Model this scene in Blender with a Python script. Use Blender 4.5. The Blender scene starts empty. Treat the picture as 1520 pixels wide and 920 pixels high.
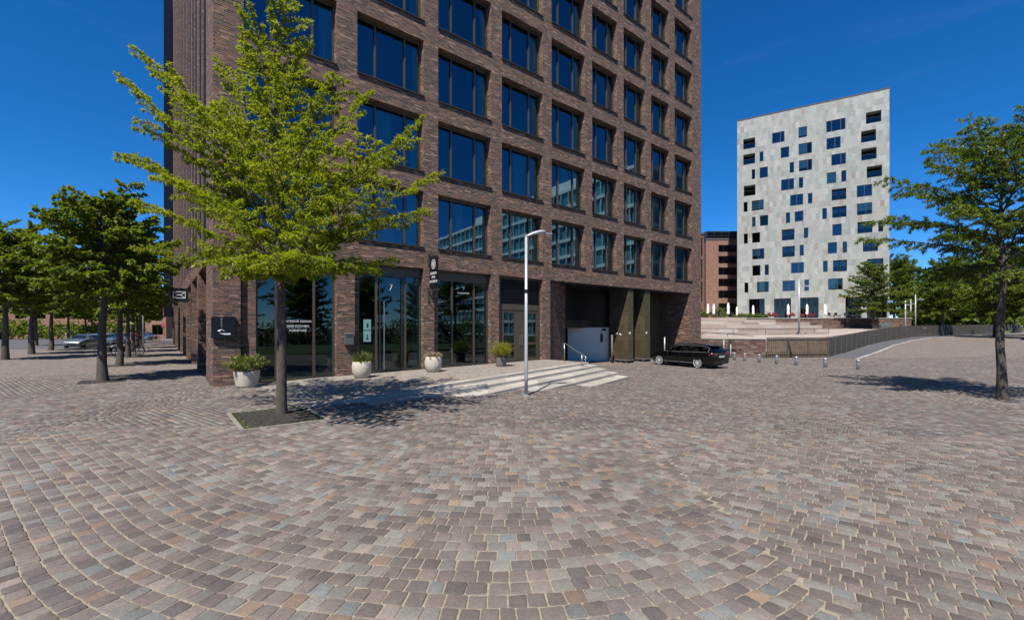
import bpy, bmesh, math, random
import numpy as np
from mathutils import Vector, Matrix
R = math.radians
random.seed(7)
rng = np.random.default_rng(11)
SC = bpy.context.scene
COL = SC.collection

# ------------------------------------------------------------------ survey of the place
CAMZ = 2.2                       # eye height; heights below are "rel" to the eye unless noted
F = 655.0 / 1520.0               # focal length over frame width
ANG = math.atan2(.6256, .7803)
E1 = (math.cos(ANG), math.sin(ANG))      # along the main brick facade
E2 = (-math.sin(ANG), math.cos(ANG))     # into the building
CX, CY = -10.74, 15.85                   # street corner of the brick building
SUNDIR = Vector((.205, .590, -1.0))      # direction of travel of the light

def W(t, r, z=0.0):
    return Vector((CX + t*E1[0] + r*E2[0], CY + t*E1[1] + r*E2[1], z))
def TR(x, y):
    dx, dy = x-CX, y-CY
    return dx*E1[0]+dy*E1[1], dx*E2[0]+dy*E2[1]
GROUND = [(-900, -2.12), (1.5, -2.12), (16, -2.47), (46, -2.47), (84, -1.32), (170, -.62), (900, -.62)]
def gz_t(t):
    pts = GROUND
    for (a, za), (b, zb) in zip(pts, pts[1:]):
        if t <= b:
            return CAMZ + za + (zb-za)*(t-a)/(b-a)
    return CAMZ + GROUND[-1][1]
def G(x, y):
    return gz_t(TR(x, y)[0])
def G_np(x, y):
    t = (x-CX)*E1[0] + (y-CY)*E1[1]
    return CAMZ + np.interp(t, [g[0] for g in GROUND], [g[1] for g in GROUND])
def fac_t(px, r=0.0):            # where the sight line of survey column px meets the plane r of the facade
    a = (px-760)/655.0
    return (a*(CY+r*E2[1]) - CX - r*E2[0]) / (E1[0]-a*E1[1])
def fac_z(px, py, r=0.0):
    t = fac_t(px, r)
    return CAMZ + (487-py)/655.0*(CY+t*E1[1]+r*E2[1])
def SP(px, py, D):               # a surveyed point at distance D
    return Vector(((px-760)/655.0*D, D, CAMZ+(487-py)/655.0*D))

# ------------------------------------------------------------------ object helpers
def link(o, parent=None):
    COL.objects.link(o)
    if parent is not None:
        o.parent = parent
    return o
def tag(o, label=None, cat=None, group=None, kind=None):
    if label: o['label'] = label
    if cat: o['category'] = cat
    if group: o['group'] = group
    if kind: o['kind'] = kind
    return o
def empty(name, loc=(0, 0, 0), rz=0.0):
    o = bpy.data.objects.new(name, None)
    o.empty_display_size = .2
    o.location = loc
    o.rotation_euler = (0, 0, rz)
    return link(o)
def copy_tree(o, parent=None):
    c = o.copy()
    link(c, parent)
    for ch in list(o.children):
        copy_tree(ch, c)
    return c

class MB:
    def __init__(s):
        s.v = []; s.f = []; s.c = []
    def poly(s, pts):
        b = len(s.v); s.v += [tuple(p) for p in pts]
        s.f.append(tuple(range(b, b+len(pts))))
    def box(s, x0, x1, y0, y1, z0, z1):
        b = len(s.v)
        s.v += [(x0,y0,z0),(x1,y0,z0),(x1,y1,z0),(x0,y1,z0),(x0,y0,z1),(x1,y0,z1),(x1,y1,z1),(x0,y1,z1)]
        for q in ((0,3,2,1),(4,5,6,7),(0,1,5,4),(1,2,6,5),(2,3,7,6),(3,0,4,7)):
            s.f.append(tuple(b+i for i in q))
        return s
    def prism(s, poly, z0, z1):       # poly CCW list of (x,y); z0/z1 number or function of (x,y)
        n = len(poly); b = len(s.v)
        fz = lambda z, p: z(p[0], p[1]) if callable(z) else z
        s.v += [(p[0], p[1], fz(z0, p)) for p in poly] + [(p[0], p[1], fz(z1, p)) for p in poly]
        s.f.append(tuple(b+i for i in reversed(range(n))))
        s.f.append(tuple(b+n+i for i in range(n)))
        for i in range(n):
            j = (i+1) % n
            s.f.append((b+i, b+j, b+n+j, b+n+i))
        return s
    def tube(s, pts, rad, n=6, cap=True):
        pts = [Vector(p) for p in pts]
        if not hasattr(rad, '__len__'): rad = [rad]*len(pts)
        up = None; rings = []
        for i, p in enumerate(pts):
            d = (pts[min(i+1, len(pts)-1)] - pts[max(i-1, 0)])
            if d.length < 1e-9: d = Vector((0, 0, 1))
            d.normalize()
            if up is None:
                up = Vector((0, 0, 1)) if abs(d.z) < .9 else Vector((1, 0, 0))
            sx = d.cross(up)
            if sx.length < 1e-6: sx = d.cross(Vector((0.3, 1, 0)))
            sx.normalize(); up = sx.cross(d).normalized()
            b = len(s.v)
            for k in range(n):
                a = 2*math.pi*k/n
                s.v.append(tuple(p + (sx*math.cos(a) + up*math.sin(a))*rad[i]))
            rings.append(b)
        for a, b in zip(rings, rings[1:]):
            for k in range(n):
                s.f.append((a+k, a+(k+1) % n, b+(k+1) % n, b+k))
        if cap:
            s.f.append(tuple(rings[0]+k for k in reversed(range(n))))
            s.f.append(tuple(rings[-1]+k for k in range(n)))
        return s
    def lathe(s, prof, n=20, c=(0, 0, 0), sq=1.0):
        rings = []
        for r, z in prof:
            b = len(s.v)
            for k in range(n):
                a = 2*math.pi*k/n
                s.v.append((c[0]+r*math.cos(a), c[1]+r*math.sin(a)*sq, c[2]+z))
            rings.append(b)
        for a, b in zip(rings, rings[1:]):
            for k in range(n):
                s.f.append((a+k, a+(k+1) % n, b+(k+1) % n, b+k))
        s.f.append(tuple(rings[0]+k for k in reversed(range(n))))
        s.f.append(tuple(rings[-1]+k for k in range(n)))
        return s
    def build(s, name, mat, parent=None, smooth=False, loc=None, rz=None, bevel=0.0):
        me = bpy.data.meshes.new(name)
        me.from_pydata(s.v, [], s.f)
        finish_mesh(me, mat, smooth)
        if bevel:
            bm = bmesh.new(); bm.from_mesh(me)
            es = [e for e in bm.edges if len(e.link_faces) == 2 and e.calc_face_angle(0) > .5]
            bmesh.ops.bevel(bm, geom=es, offset=bevel, segments=2, affect='EDGES', clamp_overlap=True)
            bm.to_mesh(me); bm.free()
            box_uv(me)
        o = bpy.data.objects.new(name, me)
        link(o, parent)
        if loc is not None: o.location = loc
        if rz is not None: o.rotation_euler = (0, 0, rz)
        return o

def box_uv(me):
    nl = len(me.loops)
    if nl == 0: return
    co = np.empty(len(me.vertices)*3, np.float32); me.vertices.foreach_get('co', co); co = co.reshape(-1, 3)
    vi = np.empty(nl, np.int32); me.loops.foreach_get('vertex_index', vi)
    npoly = len(me.polygons)
    nr = np.empty(npoly*3, np.float32); me.polygons.foreach_get('normal', nr); nr = nr.reshape(-1, 3)
    lt = np.empty(npoly, np.int32); me.polygons.foreach_get('loop_total', lt)
    nl_ = np.repeat(nr, lt, axis=0)
    p = co[vi]
    h = np.hypot(nl_[:, 0], nl_[:, 1])
    hs = np.maximum(h, 1e-6)
    u = (-nl_[:, 1]*p[:, 0] + nl_[:, 0]*p[:, 1])/hs
    v = p[:, 2].copy()
    top = np.abs(nl_[:, 2]) > .75
    u[top] = p[top, 0]; v[top] = p[top, 1]
    uv = me.uv_layers.get('UVMap') or me.uv_layers.new(name='UVMap')
    uv.data.foreach_set('uv', np.stack([u, v], 1).astype(np.float32).ravel())

def finish_mesh(me, mat, smooth=False, uv=True):
    if mat is not None: me.materials.append(mat)
    if smooth:
        me.polygons.foreach_set('use_smooth', [True]*len(me.polygons))
    me.update()
    if uv: box_uv(me)

def np_mesh(name, verts, faces_flat, loop_tot, mat, col=None, parent=None, smooth=False):
    me = bpy.data.meshes.new(name)
    me.vertices.add(len(verts)); me.vertices.foreach_set('co', verts.astype(np.float32).ravel())
    me.loops.add(len(faces_flat)); me.loops.foreach_set('vertex_index', faces_flat.astype(np.int32))
    ls = np.zeros(len(loop_tot), np.int32); ls[1:] = np.cumsum(loop_tot)[:-1]
    me.polygons.add(len(loop_tot))
    me.polygons.foreach_set('loop_start', ls)
    me.polygons.foreach_set('loop_total', loop_tot.astype(np.int32))
    me.update(calc_edges=True); me.validate()
    if col is not None:
        a = me.color_attributes.new('Col', 'FLOAT_COLOR', 'POINT')
        a.data.foreach_set('color', col.astype(np.float32).ravel())
    finish_mesh(me, mat, smooth, uv=False)
    o = bpy.data.objects.new(name, me)
    return link(o, parent)

def text_mesh(s, size, depth=.004, align='CENTER'):
    cu = bpy.data.curves.new('lettering', 'FONT')
    cu.body = s; cu.size = size; cu.extrude = depth/2; cu.align_x = align; cu.align_y = 'CENTER'
    o = bpy.data.objects.new('lettering', cu); COL.objects.link(o)
    bpy.context.view_layer.update()
    me = bpy.data.meshes.new_from_object(o.evaluated_get(bpy.context.evaluated_depsgraph_get()))
    bpy.data.objects.remove(o); bpy.data.curves.remove(cu)
    return me

def lettering(name, s, size, mat, parent, loc, rot, depth=.004):
    me = text_mesh(s, size, depth)
    me.materials.clear(); me.materials.append(mat)
    o = bpy.data.objects.new(name, me); link(o, parent)
    o.location = loc; o.rotation_euler = rot
    return o

# ------------------------------------------------------------------ materials
class NT:
    def __init__(s, name):
        s.m = bpy.data.materials.new(name); s.m.use_nodes = True
        s.t = s.m.node_tree; s.t.nodes.clear()
        s.out = s.n('ShaderNodeOutputMaterial')
    def n(s, ty, **kw):
        nd = s.t.nodes.new(ty)
        for k, v in kw.items(): setattr(nd, k, v)
        return nd
    def L(s, a, b): s.t.links.new(a, b)
    def setin(s, sock, v):
        if hasattr(v, 'is_linked') or hasattr(v, 'links'): s.L(v, sock)
        else:
            if hasattr(sock.default_value, '__len__') and not hasattr(v, '__len__'): v = (v, v, v)
            if hasattr(sock.default_value, '__len__') and len(sock.default_value) == 4 and len(v) == 3: v = (*v, 1)
            sock.default_value = v
    def M(s, op, a, b=0.0, c=0.0):
        nd = s.n('ShaderNodeMath', operation=op)
        for i, x in enumerate((a, b, c)): s.setin(nd.inputs[i], x)
        return nd.outputs[0]
    def mix(s, f, a, b, bt='MIX'):
        nd = s.n('ShaderNodeMix', data_type='RGBA', blend_type=bt)
        s.setin(nd.inputs[0], f); s.setin(nd.inputs[6], a); s.setin(nd.inputs[7], b)
        return nd.outputs[2]
    def noise(s, scale, detail=4, vec=None, rough=.55):
        nd = s.n('ShaderNodeTexNoise'); nd.inputs['Scale'].default_value = scale
        nd.inputs['Detail'].default_value = detail; nd.inputs['Roughness'].default_value = rough
        if vec is None: vec = s.obj()
        s.L(vec, nd.inputs['Vector'])
        return nd.outputs[0]
    def obj(s):
        if not hasattr(s, 'tc'): s.tc = s.n('ShaderNodeTexCoord')
        return s.tc.outputs['Object']
    def uv(s):
        if not hasattr(s, 'tc'): s.tc = s.n('ShaderNodeTexCoord')
        return s.tc.outputs['UV']
    def ramp(s, f, stops, const=False):
        nd = s.n('ShaderNodeValToRGB'); cr = nd.color_ramp
        if const: cr.interpolation = 'CONSTANT'
        while len(cr.elements) < len(stops): cr.elements.new(.5)
        for e, (p, c) in zip(cr.elements, stops):
            e.position = p; e.color = (*c, 1) if len(c) == 3 else c
        s.setin(nd.inputs[0], f)
        return nd.outputs[0]
    def white(s, vec):
        nd = s.n('ShaderNodeTexWhiteNoise', noise_dimensions='3D'); s.L(vec, nd.inputs['Vector']); return nd
    def xyz(s, x, y, z=0.0):
        nd = s.n('ShaderNodeCombineXYZ')
        for i, v in enumerate((x, y, z)): s.setin(nd.inputs[i], v)
        return nd.outputs[0]
    def bump(s, h, strength=.5, dist=.01):
        nd = s.n('ShaderNodeBump'); nd.inputs['Strength'].default_value = strength
        nd.inputs['Distance'].default_value = dist; s.L(h, nd.inputs['Height'])
        return nd.outputs[0]
    def bsdf(s, col, rough=.6, metal=0.0, normal=None, spec=.5, **kw):
        p = s.n('ShaderNodeBsdfPrincipled')
        s.setin(p.inputs['Base Color'], col); s.setin(p.inputs['Roughness'], rough)
        s.setin(p.inputs['Metallic'], metal); s.setin(p.inputs['Specular IOR Level'], spec)
        for k, v in kw.items(): s.setin(p.inputs[k], v)
        if normal is not None: s.L(normal, p.inputs['Normal'])
        return p.outputs[0]
    def done(s, sh):
        s.L(sh, s.out.inputs['Surface']); return s.m

def plain(name, col, rough=.6, metal=0.0, var=.12, scale=6.0, bump=0.0, spec=.5, **kw):
    n = NT(name)
    f = n.noise(scale, 5)
    lo = tuple(c*(1-var) for c in col); hi = tuple(min(1, c*(1+var)) for c in col)
    c = n.ramp(f, [(.3, lo), (.7, hi)])
    nm = n.bump(n.noise(scale*8, 4), .4, bump) if bump else None
    return n.done(n.bsdf(c, rough, metal, nm, spec, **kw))

def tiles(name, w, h, joint, cols, jcol, rough=.8, bump=.006, rowrand=True, varn=.25, grain=40., edge=.0, big=None, lenvar=0.0, jvar=None):
    """bricks, slabs or setts from the UV map, in metres"""
    n = NT(name)
    sp = n.n('ShaderNodeSeparateXYZ'); n.L(n.uv(), sp.inputs[0])
    wob = n.noise(5.0, 2, n.uv())
    u0, v0 = sp.outputs[0], n.M('ADD', sp.outputs[1], n.M('MULTIPLY', n.M('SUBTRACT', wob, .5), edge))
    vs = n.M('DIVIDE', v0, h); row = n.M('FLOOR', vs)
    rr = n.white(n.xyz(row, 3.3, 1.7)).outputs['Value']
    off = n.M('ADD', n.M('MULTIPLY', n.M('MODULO', row, 2.0), .5), n.M('MULTIPLY', rr, .22 if rowrand is True else rowrand))
    us = n.M('ADD', n.M('DIVIDE', n.M('ADD', u0, n.M('MULTIPLY', n.M('SUBTRACT', wob, .5), edge)), w), off)
    if lenvar:
        us = n.M('ADD', us, n.M('MULTIPLY', n.M('SINE', n.M('ADD', n.M('MULTIPLY', us, 2.1), n.M('MULTIPLY', rr, 40.))), lenvar))
    colm = n.M('FLOOR', us)
    wn = n.white(n.xyz(colm, row, .5)); rnd = wn.outputs['Value']
    rnd2 = n.white(n.xyz(colm, row, 7.5)).outputs['Value']
    fu = n.M('SUBTRACT', us, colm); fv = n.M('SUBTRACT', vs, row)
    du = n.M('MULTIPLY', n.M('MINIMUM', fu, n.M('SUBTRACT', 1.0, fu)), w)
    dv = n.M('MULTIPLY', n.M('MINIMUM', fv, n.M('SUBTRACT', 1.0, fv)), h)
    d = n.M('MINIMUM', du, dv)
    mr = n.n('ShaderNodeMapRange', interpolation_type='SMOOTHSTEP')
    n.L(d, mr.inputs[0]); mr.inputs[1].default_value = joint*.35; mr.inputs[2].default_value = joint*.9
    mask = mr.outputs[0]
    k = len(cols); st = []; acc = 0.0; tot = sum(c[1] for c in cols)
    for c, wgt in cols:
        st.append((acc/tot, c)); acc += wgt
    base = n.ramp(rnd, st, const=True)
    g = n.noise(grain, 4, n.uv(), .7)
    val = n.M('ADD', n.M('MULTIPLY', n.M('SUBTRACT', rnd2, .5), varn), n.M('ADD', .72, n.M('MULTIPLY', g, .56)))
    base = n.mix(1.0, base, n.xyz(val, val, val), 'MULTIPLY')
    if big:
        bn = n.noise(big[0], 4, n.uv())
        bv = n.M('ADD', 1-big[1], n.M('MULTIPLY', bn, 2*big[1]))
        base = n.mix(1.0, base, n.xyz(bv, bv, bv), 'MULTIPLY')
    c = n.mix(mask, jcol, base)
    hgt = n.M('ADD', n.M('MULTIPLY', mask, n.M('ADD', .55, n.M('MULTIPLY', rnd2, .45))), n.M('MULTIPLY', g, .3))
    nm = n.bump(hgt, .8, bump)
    return n.done(n.bsdf(c, rough, 0, nm, .25))

MAT = {}
def make_materials():
    M_ = MAT
    brick_cols = [((0.1276,0.0651,0.0440),4),((0.0838,0.0459,0.0344),4),((0.1732,0.0934,0.0624),2.5),((0.0420,0.0283,0.0248),3.2),((0.2644,0.1585,0.1120),1.6),((0.1641,0.0709,0.0416),2.2),((0.0957,0.0667,0.0560),1.2)]
    M_['brick'] = tiles('dark_clinker_brick', .28, .070, .012, brick_cols, (.215,.175,.145), .85, .028, True, .6, 60., .010, (.5,.2), .18)
    M_['redbrick'] = tiles('red_brick', .25, .075, .010, [((0.2497,0.1210,0.0844),4),((0.1942,0.0927,0.0679),3),((0.3050,0.1664,0.1184),2),((0.1571,0.0806,0.0638),1)], (.27,.22,.19), .85, .006, True, .3, 60., .004, (.2,.12))
    M_['ashlarred'] = tiles('rusty_brick_blocks', .5, .16, .014, [((0.1133,0.0672,0.0507),3),((0.0824,0.0511,0.0400),3),((0.1390,0.0887,0.0667),2),((0.1544,0.1129,0.0906),1)], (.17,.13,.11), .9, .01, True, .4, 30., .02, (.3,.2), .15)
    M_['cladding'] = tiles('greenish_marble_cladding', .62, 1.15, .012, [((0.3135,0.3215,0.2951),4),((0.2842,0.2970,0.2713),4),((0.2501,0.2677,0.2451),2.5),((0.3427,0.3460,0.3189),2.5),((0.3038,0.2996,0.2689),1.5),((0.2745,0.2334,0.1998),.35)], (.30,.31,.29), .55, .002, .6, .12, 3.2, .0, (.12,.05))
    M_['stone'] = tiles('pale_sandstone_blocks', 2.2, .48, .02, [((0.3060,0.2508,0.2107),3),((0.3420,0.2904,0.2494),3),((0.2610,0.2112,0.1806),2),((0.2970,0.2068,0.1548),1),((0.3690,0.3344,0.2967),2)], (.21,.18,.15), .85, .008, .8, .2, 6., .01, (.2,.15))
    M_['stonetop'] = plain('pale_stone_paving', (.31,.27,.24), .85, 0, .16, 1.6, .004)
    sett_cols = [((0.1391,0.1092,0.0926),4),((0.1069,0.0867,0.0749),3),((0.1534,0.1366,0.1182),3),((0.1319,0.1283,0.1182),1.6),((0.1604,0.1194,0.0945),1.6),((0.1783,0.1469,0.1214),1.6)]
    M_['setts'] = tiles('small_granite_setts', .175, .165, .016, sett_cols, (.215,.185,.160), .85, .012, .5, .3, 45., .03, (.9,.26), .12)
    M_['terrace'] = tiles('terrace_setts', .17, .165, .016, [((0.1935,0.1665,0.1478),4),((0.1575,0.1350,0.1206),3),((0.2205,0.1998,0.1804),3),((0.2295,0.1890,0.1584),2)], (.30,.26,.21), .85, .01, .5, .25, 45., .03, (.4,.12), .12)
    M_['pavers'] = tiles('sidewalk_pavers', .30, .20, .012, [((0.2068,0.1760,0.1531),4),((0.1760,0.1496,0.1333),3),((0.2332,0.2068,0.1823),3),((0.2464,0.2112,0.1720),2)], (.31,.265,.215), .85, .006, .5, .25, 30., .02, (.3,.13), .1)
    M_['slab'] = tiles('pale_granite_slab', 1.3, 2.0, .004, [((0.3240,0.2982,0.2610),3),((0.2880,0.2670,0.2349),2),((0.3555,0.3293,0.2915),2)], (.2,.18,.16), .8, .003, .5, .2, 18., 0., (1.3,.2))
    M_['riser'] = tiles('worn_granite_riser', 1.3, 2.0, .004, [((.40,.375,.33),3),((.36,.335,.29),2),((.43,.395,.35),1)], (.2,.18,.15), .85, .003, .5, .2, 18., 0., (1.6,.3))
    M_['asphalt'] = plain('asphalt', (.075,.076,.08), .9, 0, .2, 9, .006)
    # paving stones: colour per stone
    n = NT('paving_stone')
    at = n.n('ShaderNodeAttribute', attribute_name='Col')
    geo = n.n('ShaderNodeNewGeometry')
    g1 = n.noise(42, 5, geo.outputs['Position'], .75); g2 = n.noise(9, 3, geo.outputs['Position']); g3 = n.noise(.35, 3, geo.outputs['Position'])
    g4 = n.noise(95, 4, geo.outputs['Position'], .8)
    v = n.M('ADD', n.M('ADD', .20, n.M('MULTIPLY', g1, 1.04)), n.M('ADD', n.M('MULTIPLY', g2, .36), n.M('MULTIPLY', n.M('SUBTRACT', g3, .5), .55)))
    c = n.mix(1.0, at.outputs['Color'], n.xyz(v, v, v), 'MULTIPLY')
    sp = n.ramp(g4, [(.30, (.55,.55,.55)), (.45, (1,1,1)), (.62, (1,1,1)), (.78, (1.0,.98,.95))])
    c = n.mix(.9, c, sp, 'MULTIPLY')
    dust = n.ramp(n.noise(2.3, 5, geo.outputs['Position'], .6), [(.50, (0,0,0)), (.72, (1,1,1))])
    c = n.mix(n.M('MULTIPLY', dust, .14), c, (.34,.29,.235))
    nm = n.bump(n.M('ADD', n.M('ADD', g1, n.M('MULTIPLY', g4, .35)), n.M('MULTIPLY', n.noise(22, 3, geo.outputs['Position']), 1.2)), .75, .008)
    M_['sett_stone'] = n.done(n.bsdf(c, .78, 0, nm, .35))
    n = NT('joint_sand')
    c = n.ramp(n.noise(30, 5, n.n('ShaderNodeNewGeometry').outputs['Position'], .7), [(.3, (.185,.155,.118)), (.7, (.31,.265,.205))])
    M_['sand'] = n.done(n.bsdf(c, .95, 0, None, .1))
    # glass of the brick building and the others
    def glass(name, tint, ior, refl=(1,1,1), wav=0.02):
        n = NT(name)
        fr = n.n('ShaderNodeFresnel'); fr.inputs[0].default_value = ior
        gl = n.n('ShaderNodeBsdfGlossy'); gl.inputs['Roughness'].default_value = .012
        n.setin(gl.inputs['Color'], refl)
        if wav:
            n.L(n.bump(n.noise(.9, 2), wav, .05), gl.inputs['Normal'])
        tr = n.n('ShaderNodeBsdfTransparent'); n.setin(tr.inputs['Color'], tint)
        mx = n.n('ShaderNodeMixShader')
        n.L(fr.outputs[0], mx.inputs[0]); n.L(tr.outputs[0], mx.inputs[1]); n.L(gl.outputs[0], mx.inputs[2])
        return n.done(mx.outputs[0])
    M_['glass'] = glass('solar_glass', (.30,.60,.64), 2.4, (.52,.84,1.0), .02)
    M_['shopglass'] = glass('shop_glass', (.40,.72,.66), 1.85, (.70,.95,1.0), .01)
    M_['whglass'] = glass('blue_glass', (.16,.32,.42), 2.1, (.75,.88,1.0), .02)
    M_['paleglass'] = glass('clear_window_glass', (.62,.86,.88), 1.7, (.85,.95,1.0), .02)
    M_['carglass'] = glass('car_glass', (.30,.36,.35), 1.6, (1,1,1), .0)
    M_['bronze'] = plain('bronze_window_metal', (.085,.068,.050), .42, .35, .1, 8)
    M_['bronzepanel'] = tiles('bronze_wall_panels', 1.05, .62, .012, [((0.0722,0.0561,0.0323),3),((0.0615,0.0485,0.0285),2),((0.0804,0.0629,0.0361),2)], (.02,.016,.011), .55, .004, 0.0, .12, 14., 0.)
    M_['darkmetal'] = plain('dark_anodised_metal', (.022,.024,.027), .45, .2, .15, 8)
    M_['sillmetal'] = plain('sill_metal', (.040,.034,.030), .5, .3, .15, 8)
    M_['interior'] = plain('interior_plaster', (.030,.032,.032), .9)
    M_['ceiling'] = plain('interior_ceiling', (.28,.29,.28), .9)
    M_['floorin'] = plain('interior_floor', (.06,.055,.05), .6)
    n = NT('curtain_fabric')
    wv = n.n('ShaderNodeTexWave', wave_type='BANDS', bands_direction='X'); wv.inputs['Scale'].default_value = 3.2; wv.inputs['Distortion'].default_value = 1.5; wv.inputs['Detail'].default_value = 1
    n.L(n.uv(), wv.inputs['Vector'])
    M_['curtain'] = n.done(n.bsdf((.62,.66,.64), .9, 0, n.bump(wv.outputs[0], .6, .04)))
    M_['galv'] = plain('galvanised_steel', (.40,.41,.43), .38, .55, .08, 5)
    M_['lampwhite'] = plain('light_grey_lamp_paint', (.36,.37,.385), .35, .1, .05, 5)
    M_['steel'] = plain('brushed_stainless_steel', (.36,.36,.36), .35, .8, .05, 20)
    M_['black'] = plain('black_powder_coat', (.012,.012,.014), .45, 0, .2, 10)
    M_['navy'] = plain('black_sign_face', (.008,.009,.014), .25, 0, .2, 10)
    M_['white'] = plain('white_lettering', (.66,.66,.65), .6, 0, .03, 10)
    M_['whitedoor'] = plain('white_door_paint', (.72,.66,.585), .5, 0, .05, 1.2)
    M_['concrete'] = plain('cream_cast_planter', (.46,.41,.325), .8, 0, .10, 9, .004)
    M_['greypot'] = plain('weathered_grey_pot', (.13,.115,.10), .85, 0, .25, 7, .004)
    M_['chrometrim'] = plain('satin_window_trim', (.30,.30,.31), .35, .4, .04, 10)
    M_['grass'] = plain('lawn', (.040,.062,.014), .95, 0, .3, 3)
    M_['edging'] = plain('weathered_stone_edging', (.20,.18,.155), .85, 0, .25, 9, .004)
    M_['soil'] = plain('dark_soil', (.026,.021,.016), .95, 0, .5, 14, .03)
    n = NT('moss')
    M_['moss'] = n.done(n.bsdf(n.ramp(n.noise(12, 5), [(.3, (.06,.075,.015)), (.7, (.13,.15,.03))]), .95))
    # leaves: base colour varies leaf by leaf
    def leaf(name, lo, mid, hi, trans=.35):
        n = NT(name)
        at = n.n('ShaderNodeAttribute', attribute_name='Col')
        sp = n.n('ShaderNodeSeparateColor'); n.L(at.outputs['Color'], sp.inputs[0])
        c = n.ramp(sp.outputs[0], [(0, lo), (.5, mid), (1, hi)])
        df = n.bsdf(c, .5, 0, None, .4)
        tl = n.n('ShaderNodeBsdfTranslucent')
        n.L(n.mix(1.0, c, (1.25,1.25,.45), 'MULTIPLY'), tl.inputs['Color'])
        mx = n.n('ShaderNodeMixShader'); mx.inputs[0].default_value = trans
        n.L(df, mx.inputs[1]); n.L(tl.outputs[0], mx.inputs[2])
        return n.done(mx.outputs[0])
    M_['leaf_bright'] = leaf('oak_leaf', (.125,.165,.010), (.205,.245,.013), (.31,.335,.028), .55)
    M_['leaf_dark'] = leaf('lime_tree_leaf', (.075,.115,.012), (.130,.180,.016), (.210,.250,.026), .45)
    M_['leaf_mid'] = leaf('feathery_leaf', (.060,.095,.010), (.100,.150,.015), (.16,.21,.026), .40)
    M_['leaf_box'] = leaf('shrub_leaf', (.055,.085,.018), (.10,.14,.025), (.17,.20,.04), .3)
    M_['leaf_yellow'] = leaf('yellow_shrub_leaf', (.12,.13,.01), (.20,.20,.015), (.30,.28,.03), .35)
    M_['leaf_pink'] = leaf('heather_flower', (.16,.14,.07), (.33,.25,.22), (.44,.34,.32), .3)
    n = NT('bark')
    mp = n.n('ShaderNodeMapping'); mp.inputs['Scale'].default_value = (1, 1, .18); n.L(n.obj(), mp.inputs[0])
    bn = n.noise(38, 5, mp.outputs[0], .65)
    M_['bark'] = n.done(n.bsdf(n.ramp(bn, [(.3, (.038,.030,.023)), (.55, (.078,.064,.050)), (.75, (.125,.106,.084))]), .9, 0, n.bump(bn, .9, .02)))
    M_['carblack'] = plain('black_car_paint', (.003,.003,.0035), .16, 0, .1, 3, 0, .35, **{'Coat Weight': .2, 'Coat Roughness': .02})
    M_['carwhite'] = plain('silver_blue_car_paint', (.35,.40,.46), .3, .3, .05, 3, 0, .5, **{'Coat Weight': 1.0})
    M_['carred'] = plain('red_car_paint', (.28,.02,.02), .3, 0, .05, 3, 0, .5, **{'Coat Weight': 1.0})
    M_['cargrey'] = plain('grey_car_paint', (.12,.13,.14), .3, .3, .05, 3, 0, .5, **{'Coat Weight': 1.0})
    M_['cargreen'] = plain('dark_teal_car_paint', (.03,.09,.10), .3, .3, .05, 3, 0, .5, **{'Coat Weight': 1.0})
    M_['rubber'] = plain('tyre_rubber', (.018,.018,.018), .8)
    M_['chrome'] = plain('bright_alloy', (.62,.63,.64), .35, .35, .04, 10)
    M_['redlens'] = plain('red_lamp_lens', (.42,.012,.018), .15, 0, .1, 10)
    M_['clearlens'] = plain('clear_lamp_lens', (.65,.67,.70), .1, .3, .05, 10)
    M_['plate'] = plain('number_plate', (.36,.38,.34), .4)
    M_['trim'] = plain('black_plastic_trim', (.02,.02,.021), .5)
    M_['canvas'] = plain('white_parasol_canvas', (.82,.81,.77), .85, 0, .05, 5)
    M_['redseat'] = plain('red_seat_shell', (.17,.022,.024), .5)
    n = NT('fence_slats')
    M_['fence'] = n.done(n.bsdf(n.ramp(n.noise(3, 4), [(.3, (.098,.070,.045)), (.7, (.160,.115,.075))]), .75, .1))
    M_['fencedark'] = plain('dark_grey_fence_boards', (.066,.055,.044), .7, .1, .2, 2.0)
    M_['fencepost'] = plain('grey_fence_post', (.085,.075,.062), .6, .2, .1, 4)
    M_['paintwhite'] = plain('white_render', (.74,.76,.76), .8, 0, .04, .5)
    M_['poster'] = plain('pale_blue_poster', (.16,.30,.30), .6)
    M_['roof'] = plain('roof_felt', (.10,.10,.10), .9)
    M_['blind'] = plain('pale_window_blind', (.62,.74,.74), .8, 0, .04, 3)
    M_['orange'] = plain('red_tail_lamp', (.5,.06,.03), .4)

# ------------------------------------------------------------------ vegetation
def leaf_mesh(name, P, D, N, L, Wd, mat, parent, shade=None):
    P = np.asarray(P, float); D = np.asarray(D, float); N = np.asarray(N, float)
    n = len(P)
    D /= np.linalg.norm(D, axis=1, keepdims=True)+1e-9
    S = np.cross(D, N); S /= np.linalg.norm(S, axis=1, keepdims=True)+1e-9
    N2 = np.cross(S, D)
    l = (L*rng.uniform(.7, 1.3, n))[:, None]; w = (Wd*rng.uniform(.75, 1.25, n))[:, None]
    V = np.stack([P, P + D*l*.45 + S*w*.5 + N2*w*.16, P + D*l - N2*l*.10, P + D*l*.45 - S*w*.5 + N2*w*.16], 1).reshape(-1, 3)
    faces = np.arange(4*n)
    c = rng.beta(2, 2, n) if shade is None else np.clip(shade + rng.normal(0, .16, n), 0, 1)
    colr = np.repeat(np.stack([c, c, c, np.ones(n)], 1), 4, axis=0)
    return np_mesh(name, V, faces, np.full(n, 4), mat, colr, parent)

def rvec():
    a = random.uniform(0, 2*math.pi); z = random.uniform(-1, 1); h = math.sqrt(1-z*z)
    return Vector((h*math.cos(a), h*math.sin(a), z))

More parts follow.
